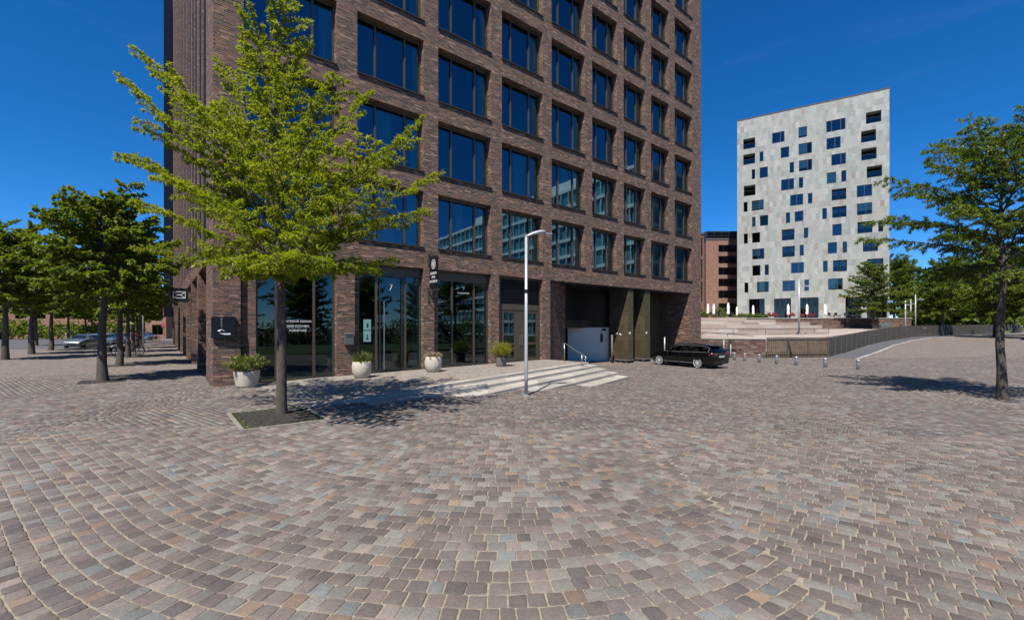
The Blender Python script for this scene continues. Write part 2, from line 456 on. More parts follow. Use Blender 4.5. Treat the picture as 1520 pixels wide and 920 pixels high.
class Tree:
    def __init__(s): s.wood = MB(); s.P = []; s.D = []; s.N = []; s.S = []
    def cluster(s, p, d, n, spread=.9, droop=.1, shade=.5):
        for _ in range(n):
            v = d*.55 + rvec()*spread; v.z -= droop
            nn = rvec()*.7 + Vector((0, 0, 1))
            s.P.append(p + rvec()*.015); s.D.append(v); s.N.append(nn); s.S.append(shade)
    def limb(s, a, b, r0, bow, p):
        """one limb from a to b, with side shoots and leaves"""
        ln = (b-a).length; n = max(4, int(ln/.45))
        pts = []; side = Vector((b.y-a.y, a.x-b.x, 0)); side = side.normalized() if side.length > .01 else Vector((1, 0, 0))
        wob = random.uniform(-.06, .06)*ln
        for i in range(n+1):
            f = i/n
            q = a.lerp(b, f) + Vector((0, 0, bow*ln*4*f*(1-f))) + side*wob*math.sin(f*math.pi*1.6)
            if 0 < i: q += rvec()*.025*ln**.5
            pts.append(q)
        s.wood.tube(pts, [max(.006, r0*(1-.85*i/n)) for i in range(n+1)], 5, False)
        d = 0.0; alt = random.choice((-1, 1)); start = p.get('bare', .22)*ln
        tone = random.uniform(.3, .7)
        while d < ln:
            if d >= start:
                f = d/ln; k = min(n-1, int(f*n)); q = pts[k].lerp(pts[k+1], f*n-k)
                dr = (pts[k+1]-pts[k]).normalized()
                sd = dr.cross(Vector((0, 0, 1)))
                if sd.length < .05: sd = rvec()
                sd = sd.normalized()*alt; alt = -alt
                v = (dr*.75 + sd*random.uniform(.5, 1.0) + Vector((0, 0, random.uniform(*p['lift'])))).normalized()
                sl = p['sub']*random.uniform(.55, 1.25)*(1-.55*f)*min(1, .35+ln/3)
                m = 3; sp_ = [q]
                for j in range(m):
                    v2 = v + rvec()*.18; v2.z -= p['droop']*(j+1)/m
                    sp_.append(sp_[-1] + v2.normalized()*sl/m)
                s.wood.tube(sp_, [.009, .007, .005, .003], 3, False)
                e = 0.08
                while e < sl:
                    g = e/sl*m; j = min(m-1, int(g)); pp = sp_[j].lerp(sp_[j+1], g-j)
                    s.cluster(pp, (sp_[j+1]-sp_[j]).normalized(), p['cn'], p['spread'], p['ldroop'], tone)
                    e += p['cstep']*random.uniform(.7, 1.3)
                s.cluster(sp_[-1], v, p['cn']+2, p['spread'], p['ldroop'], tone+.15)
            d += p['sstep']*random.uniform(.7, 1.3)
        s.cluster(pts[-1], (pts[-1]-pts[-2]).normalized(), p['cn']+2, p['spread'], p['ldroop'], tone+.2)
    def build(s, name, mat, L, Wd, loc=(0, 0, 0)):
        root = empty(name, loc)
        s.wood.build('trunk', MAT['bark'], root, True)
        leaf_mesh('crown', s.P, s.D, s.N, L, Wd, mat, root, np.array(s.S))
        return root

PO = dict(lift=(-.1, .45), sub=.75, droop=.35, cn=6, spread=.95, ldroop=.22, cstep=.105, sstep=.17, bare=.2)

def grow_tree(name, seed, H, clear, rad, trunk_r, nl, el, mat, L, Wd, p, bow=.05, top=.2, peak=.35):
    random.seed(seed)
    t = Tree()
    trunk = [Vector((0, 0, -.15))]; n = 9
    for i in range(1, n+1):
        trunk.append(Vector((random.uniform(-.05, .05), random.uniform(-.05, .05), H*.95*i/n)))
    t.wood.tube(trunk, [trunk_r*(1.25 if i == 0 else (1-.9*(i/n)**1.1)) for i in range(n+1)], 9, False)
    az = random.uniform(0, 6.28)
    for i in range(nl):
        f = (i+.5)/nl; h = clear + (H*.93-clear)*f
        prof = (.72+.28*f/peak) if f < peak else (1-(f-peak)/(1-peak)*(1-top))
        az += 2.399 + random.uniform(-.3, .3)
        e = R(el[0]+(el[1]-el[0])*f + random.uniform(-8, 8))
        rr = rad*prof*random.uniform(.78, 1.12)
        a = Vector((0, 0, h)); b = a + Vector((math.cos(az)*rr, math.sin(az)*rr, rr*math.tan(e)))
        t.limb(a, b, trunk_r*.36*(1-.6*f), bow, p)
    return t.build(name, mat, L, Wd)

def bush(name, seed, loc, rx, ry, h, n, L, Wd, mat, stems=14, parent=None, shape=.9):
    """many stems fanning out of a pot or bed, each carrying leaves"""
    random.seed(seed)
    wd = MB(); P = []; D = []; N = []; S = []
    for i in range(stems):
        a = 2.399*i; q = math.sqrt((i+.5)/stems)
        b = Vector((math.cos(a)*rx*.35*q, math.sin(a)*ry*.35*q, 0))
        tip = Vector((math.cos(a)*rx*q, math.sin(a)*ry*q, h*(1-.45*q**3)*random.uniform(.75, 1.05)))
        m = b.lerp(tip, .5) + rvec()*.05*h
        wd.tube([b, m, tip], [.008, .006, .003], 3, False)
        tone = random.uniform(.25, .75)
        for k in range(n):
            f = random.uniform(.25, 1)**.8
            pp = (b.lerp(m, f*2) if f < .5 else m.lerp(tip, f*2-1)) + rvec()*.10*h*shape
            d = (tip-b).normalized()*.6 + rvec()*.9
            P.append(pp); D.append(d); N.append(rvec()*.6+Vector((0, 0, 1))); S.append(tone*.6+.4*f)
    o = leaf_mesh(name, P, D, N, L, Wd, mat, parent, np.array(S))
    o.location = loc
    w = wd.build('stem', MAT['bark'], o)
    return o

# ------------------------------------------------------------------ ground, paving
PIT_C = (-5.62, 10.52); PIT_H = (.80, 1.12)
def r_top(t): return -3.4 - .23*(15.5-t)
def r_bot(t): return -6.2 - .27*(15.7-t)
def t_right(r): return 17.0 + .15*r
def r_line(t, k): return r_top(t) + (r_bot(t)-r_top(t))*k/4.0
def terr_z(t): return CAMZ + (-2.118 + .035*(t-1) if t < 3.5 else -2.03 + .01515*(t-3.5))
T0 = 1.2

def build_ground():
    b = MB()
    ts = [-700, -120, 1.5, 16, 46, 84, 170, 900]
    rs = [-700, -60, 0, 60, 140, 900]
    for t0, t1 in zip(ts, ts[1:]):
        for r0, r1 in zip(rs, rs[1:]):
            b.poly([W(t0, r0, gz_t(t0)), W(t1, r0, gz_t(t1)), W(t1, r1, gz_t(t1)), W(t0, r1, gz_t(t0))])
    tag(b.build('ground', MAT['setts']), kind='structure')

    # ---- real granite setts laid in segmental arcs
    def inreg(x, y):
        dx, dy = x-CX, y-CY
        t = dx*E1[0]+dy*E1[1]; r = dx*E2[0]+dy*E2[1]
        ok = (y > 1.0) & (y < 36.2) & (np.abs(x) < np.minimum(1.5*y+5, 46))
        ok &= ~(((x-8.5)*24.5-(y-3.5)*31.5 > -3) & ((x-2.5)*9.5-(y+6)*6 > -1))
        ok &= ~((t > -.02) & (r > -.03))
        ok &= ~((t <= -.02) & (r > 9.0))
        rb = r_bot(t)
        # terrace and steps: front edge where the steps rise out of the ground
        front = r_top(t)
        for k, tk in ((1, 3.0), (2, 6.0), (3, 9.0), (4, 12.0)):
            front = np.where(t > tk, r_top(t) + (rb-r_top(t))*k/4.0, front)
        ok &= ~((t > T0) & (t < t_right(r)) & (r > front+.03))
        px, py = x-PIT_C[0], y-PIT_C[1]
        a = np.abs(px*E1[0]+py*E1[1]); c = np.abs(px*E2[0]+py*E2[1])
        ok &= ~((a < PIT_H[0]+.12) & (c < PIT_H[1]+.12))
        return ok
    A = np.array([.05, 1.0]); A /= np.linalg.norm(A); U = np.array([A[1], -A[0]])
    RL, RR, TL, TH, p = 7.0, 4.2, R(34), R(42), .172
    EXT = 6.5; S1 = RL*TL
    uL, uR = RL*math.sin(TL)+EXT*math.cos(TL), RR*math.sin(TH); Wb = uL+uR
    O = np.array([2.5, 5.4]) - U*uR - A*12.0
    def arc(sv):
        Rv = np.where(sv < 0, RL, RR); th = sv/Rv
        e = np.maximum(0, -sv-S1); th = np.maximum(th, -TL)
        return np.sin(th)*Rv - e*math.cos(TL), Rv*(1-np.cos(th)) + e*math.sin(TL)
    quads = []
    for bnd in range(-8, 9):
        cb = O + U*Wb*bnd
        vofs = rng.uniform(0, p)
        for k in range(-75, 290):
            v0 = k*p + vofs
            SL, SR = RL*TL+EXT+rng.uniform(.0, .06), RR*TH+rng.uniform(.01, .13)
            ss = -SL + rng.uniform(0, .05)
            cuts = [-SL]
            while ss < SR:
                c_ = math.cos(max(-TL, ss/(RL if ss < 0 else RR)))
                ss += (rng.choice([.145, .155, .17, .135, .185]) + rng.uniform(-.012, .012))*(.62+.40*c_)
                cuts.append(min(ss, SR))
            cuts = np.array(cuts)
            if len(cuts) > 2 and cuts[-1]-cuts[-2] < .07: cuts = np.delete(cuts, -2)
            s0 = cuts[:-1]; s1 = cuts[1:]
            mu, mv = arc((s0+s1)/2)
            y_c = cb + np.outer(mu, U) + np.outer(v0 + mv, A)
            keep = inreg(y_c[:, 0], y_c[:, 1])
            if not keep.any(): continue
            s0 = s0[keep]; s1 = s1[keep]; m = len(s0)
            j = .0062
            wv = rng.uniform(-.006, .006, len(cuts)) if False else 0
            corners = []
            for (sa, sg, hi) in ((s0, 1, 0), (s1, -1, 0), (s1, -1, 1), (s0, 1, 1)):
                s_ = sa + sg*j + rng.uniform(-.007, .007, m)
                uu, dv = arc(s_)
                th = np.maximum(-TL, np.clip(s_, None, 1e9)/np.where(s_ < 0, RL, RR))
                w_ = (p*np.cos(th)-j if hi else j) + rng.uniform(-.006, .006, m)
                pos = cb + np.outer(uu, U) + (v0 + dv)[:, None]*A
                corners.append(pos + (np.cos(th)*w_)[:, None]*A - (np.sin(th)*w_)[:, None]*U)
            quads.append(np.stack(corners, 1))
    Q = np.concatenate(quads)                                   # n,4,2
    n = len(Q)
    cen = Q.mean(1)
    pal = np.array([(.170,.131,.123),(.130,.107,.101),(.148,.120,.114),(.195,.180,.168),(.168,.178,.183),(.225,.155,.122),(.242,.196,.180),(.212,.200,.186),(.262,.190,.130),(.120,.103,.101)])
    pal = pal.mean(0)*.16 + pal*.84
    wts = np.array([4.2,3.2,3.8,3.0,1.0,.8,1.5,1.5,.12,1.8]); wts /= wts.sum()
    base = pal[rng.choice(len(pal), n, p=wts)]*rng.uniform(.76, 1.20, (n, 1))*.91*np.array([.985,.99,.93])
    zt = G_np(cen[:, 0], cen[:, 1]) + .0195 + rng.normal(0, .0016, n)
    tilt = rng.normal(0, .018, (n, 2))
    near = cen[:, 1] < 9.5
    V = []; Fc = []; LT = []; C = []; off = 0
    for sel, k in ((near, 3), (~near, 1)):
        q = Q[sel]; c = cen[sel]; m = len(q)
        if m == 0: continue
        if k == 3:
            prv = np.roll(q, 1, 1); nxt = np.roll(q, -1, 1)
            f1 = rng.uniform(.05, .15, (m, 4, 1)); f2 = rng.uniform(.05, .15, (m, 4, 1))
            ring = np.stack([q + (prv-q)*f1, q + (prv-q)*f1*.27 + (nxt-q)*f2*.27, q + (nxt-q)*f2], 2).reshape(m, 12, 2)
        else:
            ring = q
        kk = ring.shape[1]
        ctr = c[:, None, :]
        inner = ctr + (ring-ctr)*.90
        mid_ = ctr + (ring-ctr)*.975
        dz = ((ring-ctr)*tilt[sel][:, None, :]).sum(2)
        zc = zt[sel][:, None]
        jit = rng.normal(0, .0012, (m, kk))
        top = np.concatenate([inner, (zc+dz+jit)[:, :, None]], 2)
        md = np.concatenate([mid_, (zc+dz-.0020+jit)[:, :, None]], 2)
        bot = np.concatenate([ctr+(ring-ctr)*1.02, (zc*0+G_np(c[:, 0], c[:, 1])[:, None]+.006+0*dz)[:, :, None]], 2)
        rings = [top, md, bot] if k == 3 else [np.concatenate([mid_, (zc+dz)[:, :, None]], 2), bot]
        nr = len(rings)
        vv = np.stack(rings, 1).reshape(m*nr*kk, 3)
        b0 = off + np.arange(m)*nr*kk
        tf = (b0[:, None] + np.arange(kk))
        Fc.append(tf.ravel()); LT.append(np.full(m, kk))
        for rg in range(nr-1):
            i = np.arange(kk); jn = (i+1) % kk
            qf = np.stack([b0[:, None]+rg*kk+jn, b0[:, None]+rg*kk+i, b0[:, None]+(rg+1)*kk+i, b0[:, None]+(rg+1)*kk+jn], 2)
            Fc.append(qf.ravel()); LT.append(np.full(m*kk, 4))
        V.append(vv); C.append(np.repeat(np.concatenate([base[sel], np.ones((m, 1))], 1), nr*kk, axis=0))
        off += len(vv)
    o = np_mesh('plaza_paving', np.concatenate(V), np.concatenate(Fc), np.concatenate(LT), MAT['sett_stone'], np.concatenate(C))
    tag(o, kind='structure')
    print('setts', n)
    # sand bed in the joints
    b = MB(); st = .4
    for iy in range(2, 90):
        y = iy*st
        for ix in range(-120, 120):
            x = ix*st
            xs = np.array([x, x+st, x+st, x]); ys = np.array([y, y, y+st, y+st])
            if inreg(xs, ys).all() or (inreg(xs, ys).any() and y < 12 and not ((np.hypot(x-PIT_C[0], y-PIT_C[1]) < 2.4))):
                b.poly([(x_, y_, G(x_, y_)+.010) for x_, y_ in zip(xs, ys)])
    # close round the tree pit
    for s in (-1, 1):
        pass
    tag(b.build('paving_bed', MAT['sand']), kind='structure')

def build_terrace():
    # raised entrance terrace, its steps, pavement and street
    def slab(front, z_of, name, mat, parent=None, left=T0, back=None, nose=True):
        ts = np.linspace(left, 16.5, 15)
        fr = []
        for t in ts:
            r = front(t)
            if t <= t_right(r): fr.append((t, r))
        # exact right-hand corner
        t = 15.5
        for _ in range(30): t = t_right(front(t))
        fr.append((t, front(t)))
        return fr
    fr = slab(r_top, None, '', None)
    top = MB()
    def z_t(x, y): return terr_z(TR(x, y)[0])
    # deck: strips between front edge and the wall
    ins = .32
    pts_f = [(t, r+ins) for t, r in fr]
    for poly in ([(T0, r_top(T0)+ins), (3.5, r_top(3.5)+ins), (3.5, -.02), (T0, -.02)], [(3.5, r_top(3.5)+ins)] + [q for q in pts_f if q[0] > 3.6] + [(16.3, -.02), (3.5, -.02)]):
        pw = [W(t, r) for t, r in poly]
        top.prism([(p.x, p.y) for p in pw], lambda x, y: z_t(x, y)-.6, lambda x, y: z_t(x, y))
    tag(top.build('entrance_terrace', MAT['terrace']), kind='structure')
    st = empty('entrance_steps', W(9, -6, G(*W(9, -6)[:2])))
    tag(st, 'wide pale stone steps fanning out in front of the shop terrace', 'steps')
    inv = st.matrix_world.inverted() if False else Matrix.Translation(-st.location)
    for k in range(5):
        front = lambda t, k=k: r_line(t, k)
        left = (T0, 2.7, 5.7, 8.7, 11.7)[k]
        fr = slab(front, None, '', None, left=left)
        back = (lambda t: r_top(t)+ins) if k == 0 else (lambda t, k=k: r_line(t, k-1)+.06)
        b = MB(); rs = MB()
        # separate slabs along the run, with thin joints
        cuts = [fr[0][0]]
        random.seed(40+k)
        while cuts[-1] < fr[-1][0]-.9: cuts.append(cuts[-1]+random.uniform(1.15, 1.45))
        cuts[-1] = fr[-1][0]
        for a, c in zip(cuts, cuts[1:]):
            c2 = c-.008
            rb_a, rb_c = back(a), back(c2)
            if c == fr[-1][0]:
                rb_t = t_right(rb_c)
                pts = [(a, front(a)), (c2, front(c2)), (rb_t, rb_c), (a, rb_a)]
            else:
                pts = [(a, front(a)), (c2, front(c2)), (c2, rb_c), (a, rb_a)]
            dzr = random.uniform(-.003, .003)
            pp = [W(t, r)-st.location for t, r in pts]
            zz = lambda x, y, k=k, dzr=dzr: terr_z(TR(x+st.location.x, y+st.location.y)[0]) - (.118*k) + .004 + dzr - st.location.z
            b.prism([(p.x, p.y) for p in pp], lambda x, y: zz(x, y)-.045, zz)
            off = [(t, r+.003) for t, r in pts[:2]] + [(t-.0 if i else t, r) for i, (t, r) in enumerate(pts[2:])]
            if c == fr[-1][0]: off[1] = (off[1][0]-.003, off[1][1]); off[2] = (off[2][0]-.003, off[2][1])
            qq = [W(t, r)-st.location for t, r in off]
            rs.prism([(p.x, p.y) for p in qq], lambda x, y: zz(x, y)-.40, lambda x, y: zz(x, y)-.0452)
        so = b.build('step', MAT['slab'], st, bevel=.008)
        rs.build('riser', MAT['riser'], so)
    # edging strip on the right-hand side of the terrace
    # pavement along the street front and the road beyond
    b = MB()
    def sheet(poly, dz, mat, name):
        m = MB(); m.poly([W(t, r, gz_t(t)+dz) for t, r in poly]); return tag(m.build(name, mat), kind='structure')
    sheet([(-14, 8.9), (-.02, 8.9), (-.02, 90), (-14, 90)], .016, MAT['setts'], 'pavement')
    m = MB()
    poly = [W(t, r) for t, r in ((-5.2, 46), (-5.0, 46), (-5.0, 90), (-5.2, 90))]
    m.prism([(p.x, p.y) for p in poly], CAMZ-2.3, CAMZ-2.075)
    tag(m.build('kerb', MAT['slab']), kind='structure')
    sheet([(-60, 46), (-5.2, 46), (-5.2, 140), (-60, 140)], .024, MAT['asphalt'], 'road')
    # tree pit in front
    pit = empty('tree_pit', (PIT_C[0], PIT_C[1], G(*PIT_C)), ANG)
    tag(pit, 'rectangular soil bed with pale stone edging round the young street tree', 'tree pit')
    m = MB(); a, c = PIT_H
    for x0, x1, y0, y1 in ((-a-.09, a+.09, -c-.09, -c), (-a-.09, a+.09, c, c+.09), (-a-.09, -a, -c+.004, c-.004), (a, a+.09, -c+.004, c-.004)):
        m.box(x0, x1, y0, y1, -.1, .034)
    m.build('edging', MAT['edging'], pit, bevel=.006)
    m = MB(); nx, ny = 22, 30
    g = [[(-a+2*a*i/nx, -c+2*c*j/ny, .0+.035*random.random()*(0 < i < nx and 0 < j < ny)+.03*math.exp(-((-a+2*a*i/nx)**2+(-c+2*c*j/ny)**2)*2)) for i in range(nx+1)] for j in range(ny+1)]
    for j in range(ny):
        for i in range(nx):
            m.poly([g[j][i], g[j][i+1], g[j+1][i+1], g[j+1][i]])
    m.build('soil', MAT['soil'], pit)
    # moss and weeds along the rim of the bed
    random.seed(5); P = []; D = []; N = []
    for _ in range(700):
        if random.random() < .8:
            s = random.choice((0, 1, 2, 3)); e = abs(random.gauss(0, .06))
            u = random.uniform(-1, 1)
            x, y = ((-a+e, u*c), (a-e, u*c), (u*a, -c+e), (u*a, c-e))[s]
        else:
            x, y = random.uniform(-a, a), random.uniform(-c, c)
        P.append((x, y, .02)); v = rvec()*.8; v.z = abs(v.z)+.3; D.append(v); N.append(rvec())
    leaf_mesh('moss', P, D, N, .035, .018, MAT['leaf_box'], pit)['kind'] = 'stuff'

# ------------------------------------------------------------------ wall with openings (local x along, y into the wall, z up)
def wall_grid(b, x0, x1, z0, z1, holes, P, depth, head=True):
    """P(x, y, z) -> point. holes: (xa, xb, za, zb[, depth])"""
    xs = sorted({x0, x1, *[h[0] for h in holes], *[h[1] for h in holes]})
    zs = sorted({z0, z1, *[h[2] for h in holes], *[h[3] for h in holes]})
    for i in range(len(xs)-1):
        xm = (xs[i]+xs[i+1])/2; run = None
        col = [h for h in holes if h[0] < xm < h[1]]
        j = 0
        while j < len(zs)-1:
            zm = (zs[j]+zs[j+1])/2
            if any(h[2] < zm < h[3] for h in col): j += 1; continue
            k = j
            b.poly([P(xs[i], 0, zs[j]), P(xs[i+1], 0, zs[j]), P(xs[i+1], 0, zs[k+1]), P(xs[i], 0, zs[k+1])])
            j = k+1
    for h in holes:
        xa, xb, za, zb = h[:4]; d = h[4] if len(h) > 4 else depth
        b.poly([P(xa, 0, za), P(xa, 0, zb), P(xa, d, zb), P(xa, d, za)])
        b.poly([P(xb, 0, za), P(xb, d, za), P(xb, d, zb), P(xb, 0, zb)])
        b.poly([P(xa, 0, zb), P(xb, 0, zb), P(xb, d, zb), P(xa, d, zb)])
        b.poly([P(xa, 0, za), P(xa, d, za), P(xb, d, za), P(xb, 0, za)])

def frame_boxes(b, xa, xb, za, zb, y0, y1, fw, mull=(), mw=.06, trans=()):
    b.box(xa, xa+fw, y0, y1, za, zb); b.box(xb-fw, xb, y0, y1, za, zb)
    b.box(xa+fw, xb-fw, y0, y1, za, za+fw); b.box(xa+fw, xb-fw, y0, y1, zb-fw, zb)
    for m in mull: b.box(m-mw/2, m+mw/2, y0-.012, y1+.01, za+fw, zb-fw)
    for t in trans: b.box(xa+fw, xb-fw, y0+.004, y1-.004, t-mw/2, t+mw/2)

COLS = [(.95, 4.32), (5.18, 8.36), (9.14, 12.33), (13.06, 16.07), (16.80, 19.74), (20.43, 23.0), (23.73, 26.25), (27.0, 29.36), (30.18, 32.75)]
FL, SILL, WH = 3.6, 3.87, 2.66
NF = 11
GO = [(.85, 4.32, 1.37), (5.08, 8.36, 5.29), (8.93, 12.33, 9.19), (12.87, 16.07, 13.06)]   # ground openings + end of the set-back strip
PT0, PT1 = 16.69, 32.43
FRONT, SIDE, ROOF = 34.22, 58.0, 46.5

def build_brick_building():
    Z = lambda rel: CAMZ+rel
    B = empty('brick_office_building', (CX, CY, 0), ANG)
    tag(B, 'tall dark brick office block with rows of blue windows and a garage portal', 'office building')
    wall = MB()
    holes = []
    for a, c in COLS:
        for k in range(NF):
            holes.append((a, c, Z(SILL+FL*k), Z(SILL+FL*k+WH), .46))
    for a, c, s in GO:
        holes.append((a, c, -.4, Z(2.85), .36))
    holes.append((PT0, PT1, -.4, Z(2.85), .05))
    wall_grid(wall, 0, FRONT, -.4, Z(ROOF), holes, lambda x, y, z: (x, y, z), .46)
    # street side: tall slots between brick fins
    sh = []
    for i in range(10):
        a = 2.9+5.5*i
        sh.append((a, a+4.5, -.4, Z(2.7), .85))
        sh.append((a, a+2.0, Z(3.5), Z(43.4), .5)); sh.append((a+2.5, a+4.5, Z(3.5), Z(43.4), .5))
    wall_grid(wall, 0, SIDE, -.4, Z(ROOF), sh, lambda x, y, z: (y, x, z), .5)
    # other sides and roof
    wall.poly([(FRONT, 0, -.4), (FRONT, SIDE, -.4), (FRONT, SIDE, Z(ROOF)), (FRONT, 0, Z(ROOF))])
    wall.poly([(0, SIDE, -.4), (0, SIDE, Z(ROOF)), (FRONT, SIDE, Z(ROOF)), (FRONT, SIDE, -.4)])
    # set-back brick strips at the left of each ground opening
    for a, c, s in GO:
        wall.box(a+.001, s, .16, .36, -.4, Z(2.84))
    wall.build('wall', MAT['brick'], B)
    m = MB(); m.poly([(0, 0, Z(ROOF)), (FRONT, 0, Z(ROOF)), (FRONT, SIDE, Z(ROOF)), (0, SIDE, Z(ROOF))])
    m.box(-.03, FRONT+.03, -.03, .3, Z(ROOF)+.003, Z(ROOF)+.12); m.box(-.03, .3, .3, SIDE, Z(ROOF)+.003, Z(ROOF)+.12)
    m.build('roof', MAT['roof'], B)
    # interior: slabs and a back wall, seen dimly through the glass
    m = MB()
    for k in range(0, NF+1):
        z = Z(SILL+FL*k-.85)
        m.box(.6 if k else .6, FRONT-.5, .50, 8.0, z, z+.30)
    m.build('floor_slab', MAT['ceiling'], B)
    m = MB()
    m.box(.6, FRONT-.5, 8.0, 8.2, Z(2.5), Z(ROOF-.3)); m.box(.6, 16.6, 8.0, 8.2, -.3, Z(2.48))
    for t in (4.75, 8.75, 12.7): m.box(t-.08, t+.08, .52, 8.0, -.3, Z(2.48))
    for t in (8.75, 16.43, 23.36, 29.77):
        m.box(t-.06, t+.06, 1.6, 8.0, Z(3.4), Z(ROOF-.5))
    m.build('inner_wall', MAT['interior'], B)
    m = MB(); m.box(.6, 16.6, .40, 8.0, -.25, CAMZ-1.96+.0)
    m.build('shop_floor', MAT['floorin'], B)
    # upper windows
    random.seed(21)
    for ci, (a, c) in enumerate(COLS):
        w = c-a
        for k in range(NF):
            za, zb = Z(SILL+FL*k), Z(SILL+FL*k+WH)
            f = MB(); frame_boxes(f, a, c, za, zb, .34, .45, .075, (a+w*.29, a+w*.74), .085)
            f.box(a-.001+.002, c-.002, .30, .345, zb-.12, zb-.002)
            fo = f.build('window', MAT['bronze'], B)
            p = MB(); j1, j2, j3 = (random.uniform(-.006, .006) for _ in range(3)); p.poly([(a+.05, .40+j1, za+.05), (c-.05, .40+j2, za+.05), (c-.05, .40+j2+j3, zb-.05), (a+.05, .40+j1+j3, zb-.05)])
            p.build('pane', MAT['glass'], fo)
            ij = MB(); ij.box(c-.10, c-.012, .47, .85, za+.02, zb); ij.build('inner_jamb', MAT['curtain'], fo)
            s = MB(); s.box(a-.02, c+.02, -.07, .335, za-.045, za+.012)
            s.build('sill', MAT['sillmetal'], fo)
            segs = [(a+.08, a+.08+random.uniform(.12, .35)), (c-.1-random.uniform(.15, .45), c-.1)]
            if k < 2 and random.random() < .75: segs.append((a+w*random.uniform(.3, .45), a+w*random.uniform(.5, .72)))
            for x0, x1 in segs:
                cu = MB(); n = max(3, int((x1-x0)/.06)); prev = None
                for i in range(n+1):
                    x = x0+(x1-x0)*i/n; y = .62+.045*math.sin(i*2.1)
                    if prev: cu.poly([(prev[0], prev[1], za+.02), (x, y, za+.02), (x, y, zb+.1), (prev[0], prev[1], zb+.1)])
                    prev = (x, y)
                cu.build('curtain', MAT['curtain'], fo)
    # glazing behind the street-side fins (deep between the fins)
    g = MB()
    for i in range(10):
        a = 2.9+5.5*i
        for x0, x1 in ((a, a+2.0), (a+2.5, a+4.5)):
            g.poly([(.42, x1, Z(3.5)), (.42, x0, Z(3.5)), (.42, x0, Z(43.4)), (.42, x1, Z(43.4))])
            for k in range(NF):
                pass
        b2 = MB(); b2.box(.72, .80, a+.02, a+4.48, -.35, Z(2.68)); b2.build('recess_panel', MAT['darkmetal'], B)
    g.build('side_glazing', MAT['glass'], B)
    sp = MB()
    for i in range(10):
        a = 2.9+5.5*i
        for x0, x1 in ((a, a+2.0), (a+2.5, a+4.5)):
            for k in range(NF): sp.box(.28, .40, x0+.004, x1-.004, Z(SILL+FL*k-.95), Z(SILL+FL*k))
    sp.build('side_spandrel', MAT['brick'], B)
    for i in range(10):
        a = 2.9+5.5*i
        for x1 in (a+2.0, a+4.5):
            m = MB(); m.box(.045, .40, x1-.07, x1-.003, Z(3.52), Z(43.38)); m.build('slot_dark_strip', MAT['darkmetal'], B)  # dark strips added down the far jambs to give the slots dark lines
    # dark metal bay at the far end of the street side
    m = MB(); m.box(-.95, -.02, SIDE-1.6, SIDE-.2, Z(1.5), Z(45.5)); m.build('metal_bay', MAT['navy'], B)

    # ------------- shop fronts
    tz = lambda t: terr_z(t)
    zt_ = Z(2.48)
    # shop 1
    def shop(a, c, mull, head_z, base, name='shop_window', y=.27):
        f = MB(); frame_boxes(f, a, c, base, Z(2.84), y, y+.09, .08, mull, .09)
        f.box(a+.08, c-.08, y-.015, y+.05, head_z, Z(2.75))
        fo = f.build(name, MAT['bronze'], B)
        p = MB(); p.poly([(a+.05, y+.05, base+.05), (c-.05, y+.05, base+.05), (c-.05, y+.05, head_z+.02), (a+.05, y+.05, head_z+.02)])
        p.build('pane', MAT['shopglass'], fo)
        ij = MB(); ij.box(c-.12, c-.03, y+.12, y+.75, base+.05, head_z); ij.build('inner_jamb', MAT['curtain'], fo)
        return fo
    y = .27
    s1 = shop(1.37, 4.32, (fac_t(410, y), fac_t(466, y)), Z(2.42), tz(2.6)-.02)
    def put_text(parent, s, px, py, size, yy, nm='lettering'):
        t = fac_t(px, yy); z = fac_z(px, py, yy)
        return lettering(nm, s, size, MAT['white'], parent, (t, yy, z), (R(90), 0, 0))
    for s, py in (('INTERIOR DESIGN', 477), ('AND KITCHEN', 484), ('FURNITURE', 490.6)):
        put_text(s1, s, 442.5, py, .125, y+.03)
    # bay with the door number 7
    s2 = shop(5.29, 8.36, (fac_t(558.5, y), fac_t(601.5, y)), Z(2.42), tz(6.8)-.02)
    d0, d1 = fac_t(562, y), fac_t(598, y)
    d = MB(); frame_boxes(d, d0+.03, d1-.03, tz(6.8)+.02, Z(2.38), y-.02, y+.03, .05)
    do = d.build('door', MAT['darkmetal'], B)
    h = MB(); hx = fac_t(570, y-.08)
    h.tube([(hx, y-.09, tz(6.8)+.12), (hx, y-.09, fac_z(570, 448, y))], .021, 8)
    for z in (tz(6.8)+.3, fac_z(570, 455, y)): h.tube([(hx, y-.09, z), (hx, y-.01, z)], .012, 6)
    h.build('handle', MAT['steel'], do)
    put_text(do, '7', 580, 427, .42, y+.02, 'number')
    po = MB(); pt = fac_t(545.5, y); po.box(pt-.17, pt+.17, y+.028, y+.040, fac_z(545, 507, y), fac_z(545, 474, y))
    poo = po.build('poster', MAT['poster'], s2)
    q = MB(); q.box(pt-.02, pt+.05, y+.022, y+.030, fac_z(545, 486, y), fac_z(545, 480, y)); q.box(pt-.06, pt+.06, y+.022, y+.030, fac_z(545, 503.5, y), fac_z(545, 502, y)); q.box(pt-.01, pt+.03, y+.022, y+.030, fac_z(545, 502, y), fac_z(545, 496, y))
    q.box(pt-.17, pt+.17, y+.022, y+.030, fac_z(545, 490.4, y), fac_z(545, 489.6, y))
    q.build('print', MAT['navy'], poo)
    # shop 9
    s3 = shop(9.19, 12.33, (fac_t(671, y), fac_t(703.5, y)), Z(2.36), tz(10.8)-.02)
    put_text(s3, '9', 688, 428, .30, y+.03)
    put_text(s3, 'STUDIO PARTNERS', 688, 435.3, .085, y+.03)
    # bay with louvres and a double door
    a, c = 13.06, 16.07; yy = .24; base = tz(14.5)-.02
    f = MB(); ztop = Z(1.02)
    frame_boxes(f, a, c, base, Z(2.84), yy, yy+.10, .09, (), .1, ())
